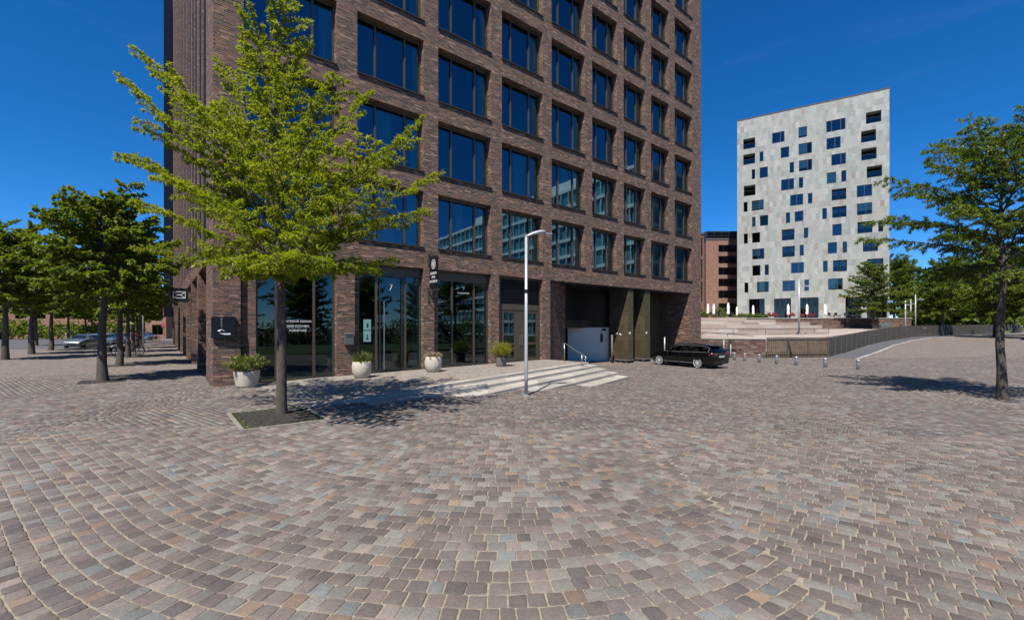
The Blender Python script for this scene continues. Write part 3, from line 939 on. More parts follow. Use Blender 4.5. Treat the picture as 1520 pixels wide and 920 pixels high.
    f.box(a+.09, c-.09, yy-.01, yy+.09, ztop, ztop+.32)
    f.box(a+.09, a+.2, yy+.005, yy+.09, base+.09, ztop)
    f.box(c-.16, c-.09, yy+.005, yy+.09, base+.09, ztop)
    fo = f.build('door_surround', MAT['bronze'], B)
    lv = MB(); n = 15
    for i in range(n):
        z = ztop+.34+i*(Z(2.72)-ztop-.34)/n
        lv.poly([(a+.09, yy+.0, z), (c-.09, yy+.0, z), (c-.09, yy+.08, z+.085), (a+.09, yy+.08, z+.085)])
        lv.box(a+.09, c-.09, yy-.012, yy+.0, z-.008, z+.012)
    lv.box(a+.09, c-.09, yy+.085, yy+.1, ztop+.33, Z(2.74))
    lv.build('louvre', MAT['darkmetal'], fo)
    x0, x1 = a+.2, c-.16; xm = (x0+x1)/2
    for xa, xb, hs in ((x0, xm-.006, 1), (xm+.006, x1, 0)):
        l = MB(); frame_boxes(l, xa, xb, base+.07, ztop-.01, yy+.015, yy+.075, .13, (), .1, (base+1.0,))
        l.box(*( (xb-.45, xb-.12) if hs else (xa+.12, xa+.3)), yy+.017, yy+.07, base+.2, ztop-.14)
        lo = l.build('door', MAT['bronze'], B)
        p = MB(); p.poly([(xa+.1, yy+.05, base+.15), (xb-.1, yy+.05, base+.15), (xb-.1, yy+.05, ztop-.1), (xa+.1, yy+.05, ztop-.1)])
        p.build('pane', MAT['shopglass'], lo)
        h = MB(); hx = xb-.07 if hs else xa+.07
        h.tube([(hx, yy-.05, base+.95), (hx, yy-.05, base+1.5)], .016, 6); h.tube([(hx, yy-.05, base+1.0), (hx, yy+.02, base+1.0)], .012, 5)
        h.build('handle', MAT['steel'], lo)
    # ------------- garage portal
    po = MB()
    z0, z1 = -.45, Z(2.85)
    # splayed brick wall on the left
    po.poly([(PT0, .05, z0), (19.75, 1.75, z0), (19.75, 1.75, z1), (PT0, .05, z1)])
    po.build('portal_wall', MAT['brick'], B); po = MB()
    # brick cheek on the right
    po.poly([(PT1, .05, z0), (PT1, .05, z1), (PT1, 2.9, z1), (PT1, 2.9, z0)])
    po.build('portal_wall', MAT['brick'], B)
    so = MB(); so.box(PT0+.02, PT1-.02, .06, 12.0, z1+.002, z1+.25); so.box(PT0+.02, PT1-.02, .10, .16, z1-.06, z1)
    for x in (19.6, 21.6, 23.4, 27.6, 29.4): so.lathe([(.05, 0), (.05, -.12), (.03, -.14)], 8, (x, .8, z1))
    so.build('portal_soffit', MAT['darkmetal'], B)
    bk = MB(); bk.box(19.75, 33.0, 11.8, 12.0, z0, z1); bk.poly([(19.75, 1.75, z0), (19.75, 11.8, z0), (19.75, 11.8, z1), (19.75, 1.75, z1)])
    # dark louvred wall above the white gate
    bk.box(19.76, 26.9, 3.6, 3.7, Z(.62), z1); bk.box(24.36, 26.9, 3.6, 3.7, z0, Z(.60))
    for i in range(10): bk.box(19.76, 26.9, 3.56, 3.6, Z(.62)+.22*i, Z(.62)+.22*i+.03)
    bk.build('portal_back_wall', MAT['black'], B)
    pn = MB()
    pn.box(19.76, 24.35, 3.45, 3.55, Z(.02), Z(.60))
    pn.build('lintel_panel', MAT['bronzepanel'], B)
    # bronze-clad piers
    for xa, xb, dep in ((24.35, 24.95, 1.75), (26.35, 27.0, 1.75)):
        q = MB(); q.box(xa, xb, .10, dep, gz_t(25)+.22, z1-.002)
        qo = q.build('clad_pier', MAT['bronzepanel'], B)
        q = MB()
        for yv in np.arange(.2, dep, .5): q.box(xa-.03, xa+.0, yv, yv+.04, gz_t(25)-.05, gz_t(25)+.22)
        q.box(xa-.05, xb+.05, .05, .10, gz_t(25)+.17, gz_t(25)+.24); q.box(xa-.05, xa-.002, .10, dep, gz_t(25)+.17, gz_t(25)+.24)
        q.box(xa+.1, xb-.05, .35, dep-.1, gz_t(25)-.05, gz_t(25)+.22)
        q.build('kick_rail', MAT['greypot'], qo)
        if xa < 25:
            q = MB()
            for yv, zv in ((1.0, -.42), (1.12, -.47), (.75, -.46), (.68, -.5)): q.box(xa-.03, xa-.003, yv, yv+.09, Z(zv), Z(zv)+.09)
            q.build('socket', MAT['whitedoor'], qo)
        q = MB(); q.box(xa+.12, xa+.25, .07, .097, Z(-.42), Z(-.26)); q.build('socket', MAT['whitedoor'], qo)
    q = MB(); q.box(27.0, PT1, 2.5, 2.6, gz_t(28), z1-.01); q.build('lintel_panel', MAT['bronzepanel'], B)
    # white gate leaf
    gl = SP(842.5, 500, 33.6); gr = SP(903.5, 500, 33.0)
    def loc(p): t, r = TR(p.x, p.y); return Vector((t, r, p.z))
    a_, c_ = loc(gl), loc(gr)
    dv = (c_-a_); dv.z = 0; ln = dv.length; rot = math.atan2(dv.y, dv.x)
    q = MB(); q.box(0, ln, 0, .06, CAMZ-2.62, Z(.04))
    for x in (ln*.2, ln*.4, ln*.6, ln*.8): pass
    go = q.build('garage_gate', MAT['whitedoor'], B, bevel=.01, loc=(a_.x, a_.y, 0), rz=rot)
    q = MB(); q.box(ln-.62, ln-.42, -.08, -.002, Z(-1.05), Z(-.42)); q.box(ln-.57, ln-.47, -.12, -.08, Z(-.95), Z(-.6)); q.build('handle', MAT['black'], go, bevel=.02)
    q = MB(); q.box(ln-.5, ln-.2, -.03, -.002, Z(-.20), Z(-.02)); q.tube([(ln-.5, -.02, Z(-.15)), (ln-.58, -.03, Z(-.3)), (ln-.52, -.02, Z(-.42))], .012, 5); q.build('control_box', MAT['black'], go)
    q = MB(); q.box(ln+.02, ln+.10, -.02, .1, CAMZ-2.6, Z(.06)); q.box(-.02, ln, -.01, .08, Z(.045), Z(.09)); q.build('gate_frame', MAT['bronze'], go)
    return B

# ------------------------------------------------------------------ street furniture near the shops
def build_front_things():
    # lamp post
    p = SP(781, 585.5, 14.85); x, y = p.x, p.y; g = G(x, y)
    L_ = empty('street_lamp', (x, y, g)); tag(L_, 'slim light grey street lamp with one flat head standing at the foot of the steps', 'street lamp')
    H = CAMZ + (487-352)/655*14.85 - g
    b = MB(); b.tube([(0, 0, -.1), (0, 0, 1.2), (0, 0, H)], [.060, .056, .043], 16); b.lathe([(.11, 0), (.11, .02), (.08, .03)], 16)
    b.build('pole', MAT['lampwhite'], L_, True)
    b = MB(); b.lathe([(.062, -.06), (.062, .06)], 14, (0, 0, H*.66)); b.build('collar', MAT['black'], L_)
    b = MB(); b.box(-.035, .035, -.072, -.055, .55, .95); b.build('hatch', MAT['galv'], L_)
    # head: flattened drop
    hd = MB(); prof = [(0, .05, .05), (.12, .075, .055), (.3, .12, .075), (.5, .15, .085), (.68, .14, .07), (.74, .05, .03)]
    rings = []
    for xx, hw, hh in prof:
        base = len(hd.v); zc = .04 + .20*math.sin(min(1, xx/.75)*math.pi*.55)
        for k in range(12):
            a = 2*math.pi*k/12
            hd.v.append((xx, hw*math.cos(a), zc + hh*(math.sin(a) if math.sin(a) > 0 else .45*math.sin(a))))
        rings.append(base)
    for a, c in zip(rings, rings[1:]):
        for k in range(12): hd.f.append((a+k, c+k, c+(k+1) % 12, a+(k+1) % 12))
    hd.f.append(tuple(rings[0]+k for k in range(12))); hd.f.append(tuple(rings[-1]+k for k in reversed(range(12))))
    ho = hd.build('lamp_head', MAT['lampwhite'], L_, True, loc=(-.04, 0, H-.04), rz=R(18))
    t = MB(); t.box(.70, .98, -.06, .06, .185, .22); t.build('sensor_arm', MAT['lampwhite'], ho, bevel=.008)
    t = MB(); t.box(.25, .62, -.09, .09, .175, .185); t.build('lens', MAT['clearlens'], ho)

    # planters
    def pot(px, py, D, prof, mat, label, fol, grp=None):
        q = SP(px, py, D); t, r = TR(q.x, q.y); g = terr_z(t) if t > T0 else G(q.x, q.y)+.024
        P = empty('planter', (q.x, q.y, g)); tag(P, label, 'planter')
        b = MB(); b.lathe(prof, 32); 
        b.build('pot', mat, P, True)
        fol(P, prof)
        return P
    round_pot = lambda R_, H_: [(R_*.62, 0), (R_*.80, H_*.10), (R_*.97, H_*.42), (R_, H_*.68), (R_*.95, H_*.95), (R_*.91, H_), (R_*.84, H_), (R_*.84, H_*.9), (.02, H_*.9)]
    tap_pot = lambda R_, H_: [(R_*.80, 0), (R_*.84, H_*.1), (R_, H_*.97), (R_*1.0, H_), (R_*.92, H_), (R_*.90, H_*.9), (.02, H_*.9)]
    def f1(P, prof): bush('shrub', 3, (0, 0, .50), .72, .72, .66, 70, .075, .04, MAT['leaf_box'], 34, P)
    pot(366.5, 574, 15.9, tap_pot(.42, .55), MAT['concrete'], 'cream tapered planter with a wide leafy green shrub beside the corner pillar', f1)
    def f2(P, prof):
        random.seed(9); b = MB(); Pn = []; D = []; N = []; S = []
        for i in range(230):
            a = random.uniform(0, 6.28); rr = random.uniform(0, .28); tilt = random.uniform(.15, 1.3)
            base = Vector((math.cos(a)*rr, math.sin(a)*rr, 0)); d = Vector((math.cos(a)*tilt, math.sin(a)*tilt, 1)).normalized()
            Pn.append(base); D.append(d); N.append(Vector((math.cos(a), math.sin(a), .2))); S.append(random.random())
        o = leaf_mesh('grass_tuft', Pn, D, N, .46, .03, MAT['leaf_box'], P, np.array(S)); o.location = (0, 0, .6)
        bush('flowers', 12, (0, 0, .58), .40, .40, .20, 40, .05, .03, MAT['leaf_yellow'], 26, P)
    pot(537, 562, 17.9, round_pot(.385, .66), MAT['concrete'], 'cream rounded planter with spiky grass and yellow flowers beside the glass door', f2)
    def f3(P, prof):
        bush('heather', 14, (0, 0, .60), .46, .46, .30, 44, .05, .028, MAT['leaf_pink'], 34, P)
        bush('leaves', 15, (0, 0, .58), .50, .50, .24, 22, .08, .02, MAT['leaf_box'], 18, P)
    pot(643, 552.5, 19.85, round_pot(.39, .69), MAT['concrete'], 'cream rounded planter with pinkish heather in front of the brick pillar', f3)
    def f4(P, prof): bush('shrub', 18, (0, 0, .38), .60, .60, .90, 75, .06, .028, MAT['leaf_yellow'], 40, P)
    pot(744, 543, 22.0, tap_pot(.29, .46), MAT['greypot'], 'small grey wooden pot with a dense yellow green shrub beside the louvred door', f4)

    # wall sign wrapped round the corner pillar
    S = empty('wall_sign', W(.30, -.08, CAMZ), ANG); tag(S, 'square black sign box with a white tap emblem on the corner pillar', 'sign')
    b = MB(); b.box(-.36, .40, -.06, .075, -.37, .42); b.build('sign_box', MAT['navy'], S, bevel=.03)
    b = MB(); b.box(-.085, -.03, -.068, -.0605, .02, .40); b.build('pipe', MAT['cargrey'], S)
    b = MB()
    b.box(-.02, .22, -.072, -.0605, -.235, -.18); b.lathe([(.03, 0), (.05, .02), (.02, .05)], 10, (-.13, -.066, -.12))
    b.tube([(-.13, -.066, -.10), (-.08, -.066, -.20), (.0, -.066, -.21)], .018, 6); b.tube([(-.15, -.066, -.10), (-.05, -.066, -.05)], .016, 6); b.tube([(-.06, -.066, -.06), (.03, -.066, -.10)], .012, 6)
    b.build('emblem', MAT['white'], S)
    # letter box
    S = empty('letter_box', W(4.80, -.06, CAMZ-.46), ANG); tag(S, 'small dark grey letter box hung on the brick pillar left of the glass door', 'letter box')
    b = MB(); b.prism([(-.18, -.10), (.18, -.10), (.18, .055), (-.18, .055)], -.23, .2); b.prism([(-.19, -.12), (.19, -.12), (.19, .056), (-.19, .056)], .2, lambda x, y: .215+.3*(y+.12)); b.build('box', MAT['cargrey'], S, bevel=.006)
    b = MB(); b.box(-.13, .13, -.106, -.1005, .08, .11); b.build('slot', MAT['black'], S)
    # hanging banner sign on two brackets
    S = empty('banner_sign', W(8.62, 0, CAMZ), ANG); tag(S, 'narrow black hanging sign with a white round emblem and three words above the shop front', 'sign')
    rz = R(-90)
    b = MB(); b.box(-.02, .02, -.92, -.12, 1.88, 3.42); b.build('panel', MAT['navy'], S, bevel=.006)
    b = MB()
    for z, zz in ((3.52, 3.06), (1.80, 1.28)):
        b.box(-.03, .03, -1.02, -.003, z-.025, z+.025); b.tube([(0, -.45, z-.02), (0, -.02, zz)], .018, 6); b.box(-.05, .05, -.03, -.002, zz-.06, z+.06)
    b.build('bracket', MAT['bronze'], S)
    def ptext(s, zc, size, nm='lettering'):
        me = text_mesh(s, size, .006); me.materials.clear(); me.materials.append(MAT['white'])
        o = bpy.data.objects.new(nm, me); link(o, S); o.location = (-.026, -.52, zc); o.rotation_euler = (R(90), 0, R(-90))
    ptext('DESIGN', 2.58, .17); ptext('AND', 2.40, .15); ptext('INTERIOR', 2.20, .165)
    b = MB(); n = 28
    def ringm(r0, r1):
        for i in range(n):
            a0, a1 = 2*math.pi*i/n, 2*math.pi*(i+1)/n
            b.poly([(-.0235, -.52+r*math.cos(a), 3.02+r*1.15*math.sin(a)) for r, a in ((r0, a0), (r1, a0), (r1, a1), (r0, a1))])
    ringm(.165, .195)
    for x0, x1 in (((-.05), (-.02)), ((.02), (.05))): b.box(-.0245, -.0215, -.52+x0, -.52+x1, 2.93, 3.11)
    b.box(-.0245, -.0215, -.54, -.50, 3.0, 3.03); ringm(.09, .115)
    b.build('emblem', MAT['white'], S)
    # envelope sign on the street front
    S = empty('letter_sign', W(0, 13.0, CAMZ), ANG); tag(S, 'dark square projecting sign with a white envelope on the street side of the brick block', 'sign')
    b = MB(); b.box(-1.0, -.16, -.09, .09, 1.52, 2.32); b.build('sign_box', MAT['black'], S, bevel=.02)
    b = MB(); b.box(-.18, -.003, -.03, .03, 1.62, 1.68); b.box(-.18, -.003, -.03, .03, 2.16, 2.22); b.build('bracket', MAT['bronze'], S)
    b = MB(); x0, x1, z0, z1, yy = -.86, -.30, 1.74, 2.10, -.096
    xm, zm = (x0+x1)/2, (z0+z1)/2
    for a, c in (((x0, z0), (x1, z0)), ((x1, z0), (x1, z1)), ((x1, z1), (x0, z1)), ((x0, z1), (x0, z0)), ((x0, z1), (xm-.06, zm)), ((x1, z1), (xm+.06, zm)), ((xm-.06, zm), (xm+.06, zm)), ((x0, z0), (xm-.06, zm)), ((x1, z0), (xm+.06, zm))):
        b.tube([(a[0], yy, a[1]), (c[0], yy, c[1])], .018, 5)
    b.build('envelope', MAT['white'], S)
    # handrail at the right end of the steps
    a = W(16.15, -1.7); c = W(15.55, -3.55)
    za, zc = terr_z(16.1), terr_z(15.5)-.118
    S = empty('handrail', (a.x, a.y, za)); tag(S, 'steel tube handrail sloping down the right end of the stone steps', 'handrail')
    o = Vector((a.x, a.y, za)); A = Vector((a.x, a.y, za)); C_ = Vector((c.x, c.y, zc)); dr = (C_-A); dr.z = 0; dr.normalize()
    b = MB()
    t0 = A+Vector((0, 0, .98)); t1 = C_+Vector((0, 0, .62))
    pts = [t0-dr*.12+Vector((0, 0, -.16)), t0-dr*.20+Vector((0, 0, -.06)), t0-dr*.10+Vector((0, 0, .03)), t0+dr*.1+Vector((0, 0, .02)), t0.lerp(t1, .5), t1+dr*.05, t1+dr*.35+Vector((0, 0, -.09)), t1+dr*.44+Vector((0, 0, -.20)), t1+dr*.36+Vector((0, 0, -.28)), t1+dr*.27+Vector((0, 0, -.2))]
    b.tube([q-o for q in pts], .024, 8); b.build('rail', MAT['steel'], S, True)
    for q, h in ((A, .98), (C_, .60)):
        b = MB(); b.tube([q-o+Vector((0, 0, -.15)), q-o+Vector((0, 0, h))], .024, 8); b.build('post', MAT['steel'], S, True)
    # grey posts in the garage drive
    q = SP(908.5, 537.5, 31.2); g = G(q.x, q.y)
    b = MB(); b.tube([(0, 0, -.1), (0, 0, 2.0)], .07, 10); o = b.build('post', MAT['greypot'], None, True, loc=(q.x, q.y, g)); o.name = 'protection_post'
    tag(o, 'tall grey protection post beside the white garage gate', 'post')
    q = W(30.2, .9); b = MB(); b.tube([(0, 0, -.1), (0, 0, 1.75)], .05, 10); o = b.build('protection_post', MAT['galv'], None, True, loc=(q.x, q.y, gz_t(30)))
    tag(o, 'thin steel post at the right brick cheek behind the black car', 'post')
    # bollards
    order = ['rightmost steel bollard, nearest the camera', 'second steel bollard from the right', 'third steel bollard from the right', 'middle steel bollard of the row of seven', 'third steel bollard from the black car', 'second steel bollard from the black car', 'steel bollard nearest to the black car']
    pts = [(1274, 26.2), (1225, 27.7), (1182, 29.1), (1152.8, 30.4), (1127, 31.6), (1105.6, 32.8), (1090, 34.0)]
    first = None
    for i, (px, D) in enumerate(pts):
        q = SP(px, 487, D)
        if first is None:
            first = empty('bollard')
            b = MB(); b.lathe([(.10, -.1), (.10, .56), (.094, .585), (.07, .60)], 18); b.build('post', MAT['galv'], first, True)
            b = MB(); b.lathe([(.1025, .46), (.1025, .49)], 18); b.build('groove', MAT['darkmetal'], first)
            o = first
        else: o = copy_tree(first)
        o.location = (q.x, q.y, G(q.x, q.y)+.0)
        tag(o, order[i] + ', on the paved square', 'bollard', 'steel bollards across the square')
    for px, D, h, lab in ((1084.5, 35.0, 1.2, 'tall thin white post behind the rear of the black car'), (1074.5, 36.0, 1.55, 'taller thin pale post by the brick retaining wall behind the car')):
        q = SP(px, 487, D); b = MB(); b.tube([(0, 0, -.1), (0, 0, h)], .035, 8); b.lathe([(.07, 0), (.07, .02)], 10)
        o = b.build('marker_post', MAT['lampwhite'], None, True, loc=(q.x, q.y, G(q.x, q.y))); tag(o, lab, 'post')

# ------------------------------------------------------------------ car
def car_mesh():
    """estate car, x forward, rear axle at x=0, near z=0 ground. returns dict of bmesh builders"""
    # stations: x, half width at sill, at belt, z sill, z belt, roof half width, roof z (None = no greenhouse)
    St = [(-1.02, .66, .74, .42, .74, .58, .76), (-.98, .76, .83, .30, .92, .66, .97), (-.90, .80, .87, .26, .97, .68, 1.04), (-.62, .84, .905, .22, .98, .60, 1.33), (-.30, .86, .925, .20, .98, .59, 1.425), (.3, .87, .93, .19, .975, .60, 1.455), (.9, .875, .93, .19, .965, .605, 1.46), (1.5, .875, .93, .19, .955, .60, 1.44), (1.95, .875, .93, .19, .945, .57, 1.36), (2.35, .87, .925, .19, .935, .60, 1.13), (2.62, .865, .92, .19, .925, .70, .955), (3.1, .85, .90, .20, .86, .66, .90), (3.5, .80, .86, .22, .78, .60, .81), (3.72, .70, .76, .28, .66, .50, .68), (3.80, .60, .64, .36, .56, .42, .57)]
    return St

def build_car(name, paint, label, loc, rz, group=None, full=True):
    St = car_mesh()
    root = empty(name, loc, rz); tag(root, label, 'car', group)
    bm = bmesh.new()
    def ring(s):
        x, ws, wb, zs, zb, wr, zr = s
        zm = (zs+zb)/2
        half = [(0, zs), (ws*.9, zs), (ws, zs+.06), (wb+.015, zm+.05), (wb, zb-.05), (wb-.03, zb), (wr+(.02 if zr > zb+.15 else 0), zr-(.07 if zr > zb+.15 else .015)), (wr*.85, zr-.012 if zr > zb+.15 else zr-.003), (0, zr)]
        pts = [(x, -w, z) for w, z in half] + [(x, w, z) for w, z in reversed(half[1:-1])]
        return [bm.verts.new(p) for p in pts]
    rings = [ring(s) for s in St]
    n = len(rings[0])
    for a, c in zip(rings, rings[1:]):
        for k in range(n): bm.faces.new((a[k], c[k], c[(k+1) % n], a[(k+1) % n]))
    bm.faces.new(rings[0]); bm.faces.new(list(reversed(rings[-1])))
    bmesh.ops.recalc_face_normals(bm, faces=bm.faces)
    me = bpy.data.meshes.new('body'); bm.to_mesh(me); bm.free()
    body = bpy.data.objects.new('body', me); link(body, root)
    # wheel arches
    ct = MB()
    for x in (0, 2.9):
        ct.tube([(x, -1.1, .33), (x, -.62, .33)], .375, 28); ct.tube([(x, .62, .33), (x, 1.1, .33)], .375, 28)
    co = ct.build('cutter', None)
    md = body.modifiers.new('b', 'BOOLEAN'); md.object = co; md.operation = 'DIFFERENCE'; md.solver = 'EXACT'
    bpy.context.view_layer.update()
    me2 = bpy.data.meshes.new_from_object(body.evaluated_get(bpy.context.evaluated_depsgraph_get()))
    body.modifiers.clear(); body.data = me2; bpy.data.objects.remove(co)
    me2.materials.clear(); finish_mesh(me2, paint)
    for p in me2.polygons: p.use_smooth = True
    try: me2.set_sharp_from_angle(angle=R(38))
    except Exception: pass
    # glasshouse: side panes laid just proud of the shell
    def side(x0, x1, mat, nm, zlo=.012, zhi=.10):
        for sgn in (-1, 1):
            b = MB(); xs = np.linspace(x0, x1, 7); prev = None
            for x in xs:
                for s, e in zip(St, St[1:]):
                    if s[0] <= x <= e[0]:
                        f = (x-s[0])/(e[0]-s[0]); v = [s[i]+(e[i]-s[i])*f for i in range(7)]; break
                wb, zb, wr, zr = v[2]-.03, v[4], v[5]+.02, v[6]-.07
                def at(fr): return (x, sgn*(wb+(wr-wb)*fr+.006), zb+(zr-zb)*fr+.002)
                h = zr-zb
                cur = (at(min(.5, .025/h)), at(max(.5, 1-.045/h)))
                if prev: b.poly([prev[0], cur[0], cur[1], prev[1]] if sgn < 0 else [prev[1], cur[1], cur[0], prev[0]])
                prev = cur
            b.build(nm, mat, root)
    side(1.30, 2.10, MAT['carglass'], 'side_window'); side(.34, 1.20, MAT['carglass'], 'side_window'); side(-.58, .24, MAT['carglass'], 'side_window')
    def panel(pts, nm, mat, off=.008):
        b = MB(); b.poly(pts); return b.build(nm, mat, root)
    panel([(2.56, -.62, .985), (2.56, .62, .985), (2.0, .50, 1.355), (2.0, -.50, 1.355)], 'windscreen', MAT['carglass'])
    for o in [c for c in root.children if c.name.startswith('windscreen')]:
        for v in o.data.vertices: v.co.x += .03; v.co.z += .022
    panel([(-.945, .60, 1.0), (-.945, -.60, 1.0), (-.66, -.52, 1.34), (-.66, .52, 1.34)], 'rear_window', MAT['carglass'])
    for o in [c for c in root.children if c.name.startswith('rear_window')]:
        for v in o.data.vertices: v.co.x -= .035; v.co.z += .01
    b = MB(); b.box(-.86, -.50, -.56, .56, 1.365, 1.395); b.build('roof_spoiler', paint, root, bevel=.01)
    # wheels
    for x in (0, 2.9):
        for sgn in (-1, 1):
            w = MB(); y0 = sgn*.68; y1 = sgn*.905
            w.tube([(x, y0, .33), (x, y0+sgn*.02, .33), (x, y1-sgn*.03, .33), (x, y1, .33)], [.30, .33, .33, .30], 30)
            wo = w.build('wheel', MAT['rubber'], root, True)
            try: wo.data.set_sharp_from_angle(angle=R(35))
            except Exception: pass
            r_ = MB(); yr = y1+sgn*.018
            m = 30
            for i in range(m):
                a0, a1 = 2*math.pi*i/m, 2*math.pi*(i+1)/m
                r_.poly([(x+q*math.cos(a), yr, .33+q*math.sin(a)) for q, a in ((.245, a0), (.275, a0), (.275, a1), (.245, a1))])
                r_.poly([(x+q*math.cos(a), yr-sgn*d, .33+q*math.sin(a)) for q, a, d in ((.245, a0, 0), (.245, a1, 0), (.235, a1, .05), (.235, a0, .05))])
            for i in range(10):
                a = 2*math.pi*i/10
                c, s = math.cos(a), math.sin(a); u = Vector((-s, 0, c)); d = Vector((c, 0, s)); o = Vector((x, yr-sgn*.008, .33))
                r_.poly([o+d*.05-u*.022, o+d*.25-u*.014, o+d*.25+u*.014, o+d*.05+u*.022])
            r_.lathe([(.0, 0)], 3) if False else None
            for i in range(12):
                a0, a1 = 2*math.pi*i/12, 2*math.pi*(i+1)/12
                r_.poly([(x, yr-sgn*.004, .33), (x+.065*math.cos(a0), yr-sgn*.004, .33+.065*math.sin(a0)), (x+.065*math.cos(a1), yr-sgn*.004, .33+.065*math.sin(a1))])
            r_.build('rim', MAT['chrome'], wo)
            k = MB()
            for i in range(20):
                a0, a1 = 2*math.pi*i/20, 2*math.pi*(i+1)/20
                k.poly([(x, yr-sgn*.03+sgn*.02, .33), (x+.24*math.cos(a0), yr-sgn*.03+sgn*.02, .33+.24*math.sin(a0)), (x+.24*math.cos(a1), yr-sgn*.03+sgn*.02, .33+.24*math.sin(a1))])
            k.build('brake_disc', MAT['darkmetal'], wo)
    # lamps, plate, trims
    for sgn in (-1, 1):
        b = MB(); b.prism([(-1.005, sgn*.42), (-.985, sgn*.80), (-.80, sgn*.905), (-.80, sgn*.86), (-.93, sgn*.76), (-.95, sgn*.42)][::sgn], .80, .93)
        b.build('tail_lamp', MAT['redlens'], root, bevel=.012)
        b = MB(); b.prism([(3.76, sgn*.46), (3.60, sgn*.76), (3.30, sgn*.87), (3.30, sgn*.80), (3.6, sgn*.5)][::sgn], .60, .72); b.build('headlight', MAT['clearlens'], root, bevel=.012)
        b = MB(); b.tube([(1.98, sgn*.93, 1.0), (1.95, sgn*1.02, 1.01)], .02, 6); b.box(1.86, 2.02, min(sgn*.96, sgn*1.08), max(sgn*.96, sgn*1.08), .96, 1.08); b.build('wing_mirror', paint, root, bevel=.02)
        b = MB(); b.tube([(.1, sgn*.895, .31), (2.55, sgn*.895, .31)], .012, 6); b.build('sill_strip', MAT['chrometrim'], root)
        b = MB()
        for x in (.45, 1.45): b.box(x, x+.2, min(sgn*.93, sgn*.955), max(sgn*.93, sgn*.955), .84, .87)
        b.build('door_handle', paint, root)
        if full:
            b = MB(); pts = []
            for x in np.linspace(-.66, 2.15, 22):
                for s, e in zip(St, St[1:]):
                    if s[0] <= x <= e[0]:
                        f = (x-s[0])/(e[0]-s[0]); v = [s[i]+(e[i]-s[i])*f for i in range(7)]; break
                pts.append((x, sgn*(v[5]+.026), v[6]-.075))
            lo = []
            for x in np.linspace(2.3, -.70, 12):
                for s, e in zip(St, St[1:]):
                    if s[0] <= x <= e[0]:
                        f = (x-s[0])/(e[0]-s[0]); v = [s[i]+(e[i]-s[i])*f for i in range(7)]; break
                lo.append((x, sgn*(v[2]-.024), v[4]+.008))
            b.tube(pts+lo+[pts[0]], .009, 5); b.build('window_trim', MAT['chrometrim'], root)
            b = MB(); b.tube([(-.4, sgn*.52, 1.435), (-.3, sgn*.52, 1.475), (1.6, sgn*.52, 1.49), (1.75, sgn*.52, 1.43)], .014, 6); b.build('roof_rail', MAT['trim'], root)
            b = MB()
            for x in (.29, 1.25, 2.2): b.box(x-.006, x+.006, min(sgn*.90, sgn*.9405), max(sgn*.90, sgn*.9405), .30, .93)
            b.build('door_seam', MAT['trim'], root)
    b = MB(); b.box(-1.035, -1.015, -.26, .26, .68, .79); b.build('number_plate', MAT['plate'], root)
    b = MB(); b.box(-1.03, -.9, -.70, .70, .34, .46); b.build('rear_bumper', MAT['trim'], root, bevel=.02)
    b = MB(); b.box(3.70, 3.815, -.42, .42, .36, .56); b.build('grille', MAT['trim'], root, bevel=.02)
    b = MB(); b.box(-.7, 3.4, -.55, .55, .16, .30); b.build('underbody', MAT['trim'], root)
    return root

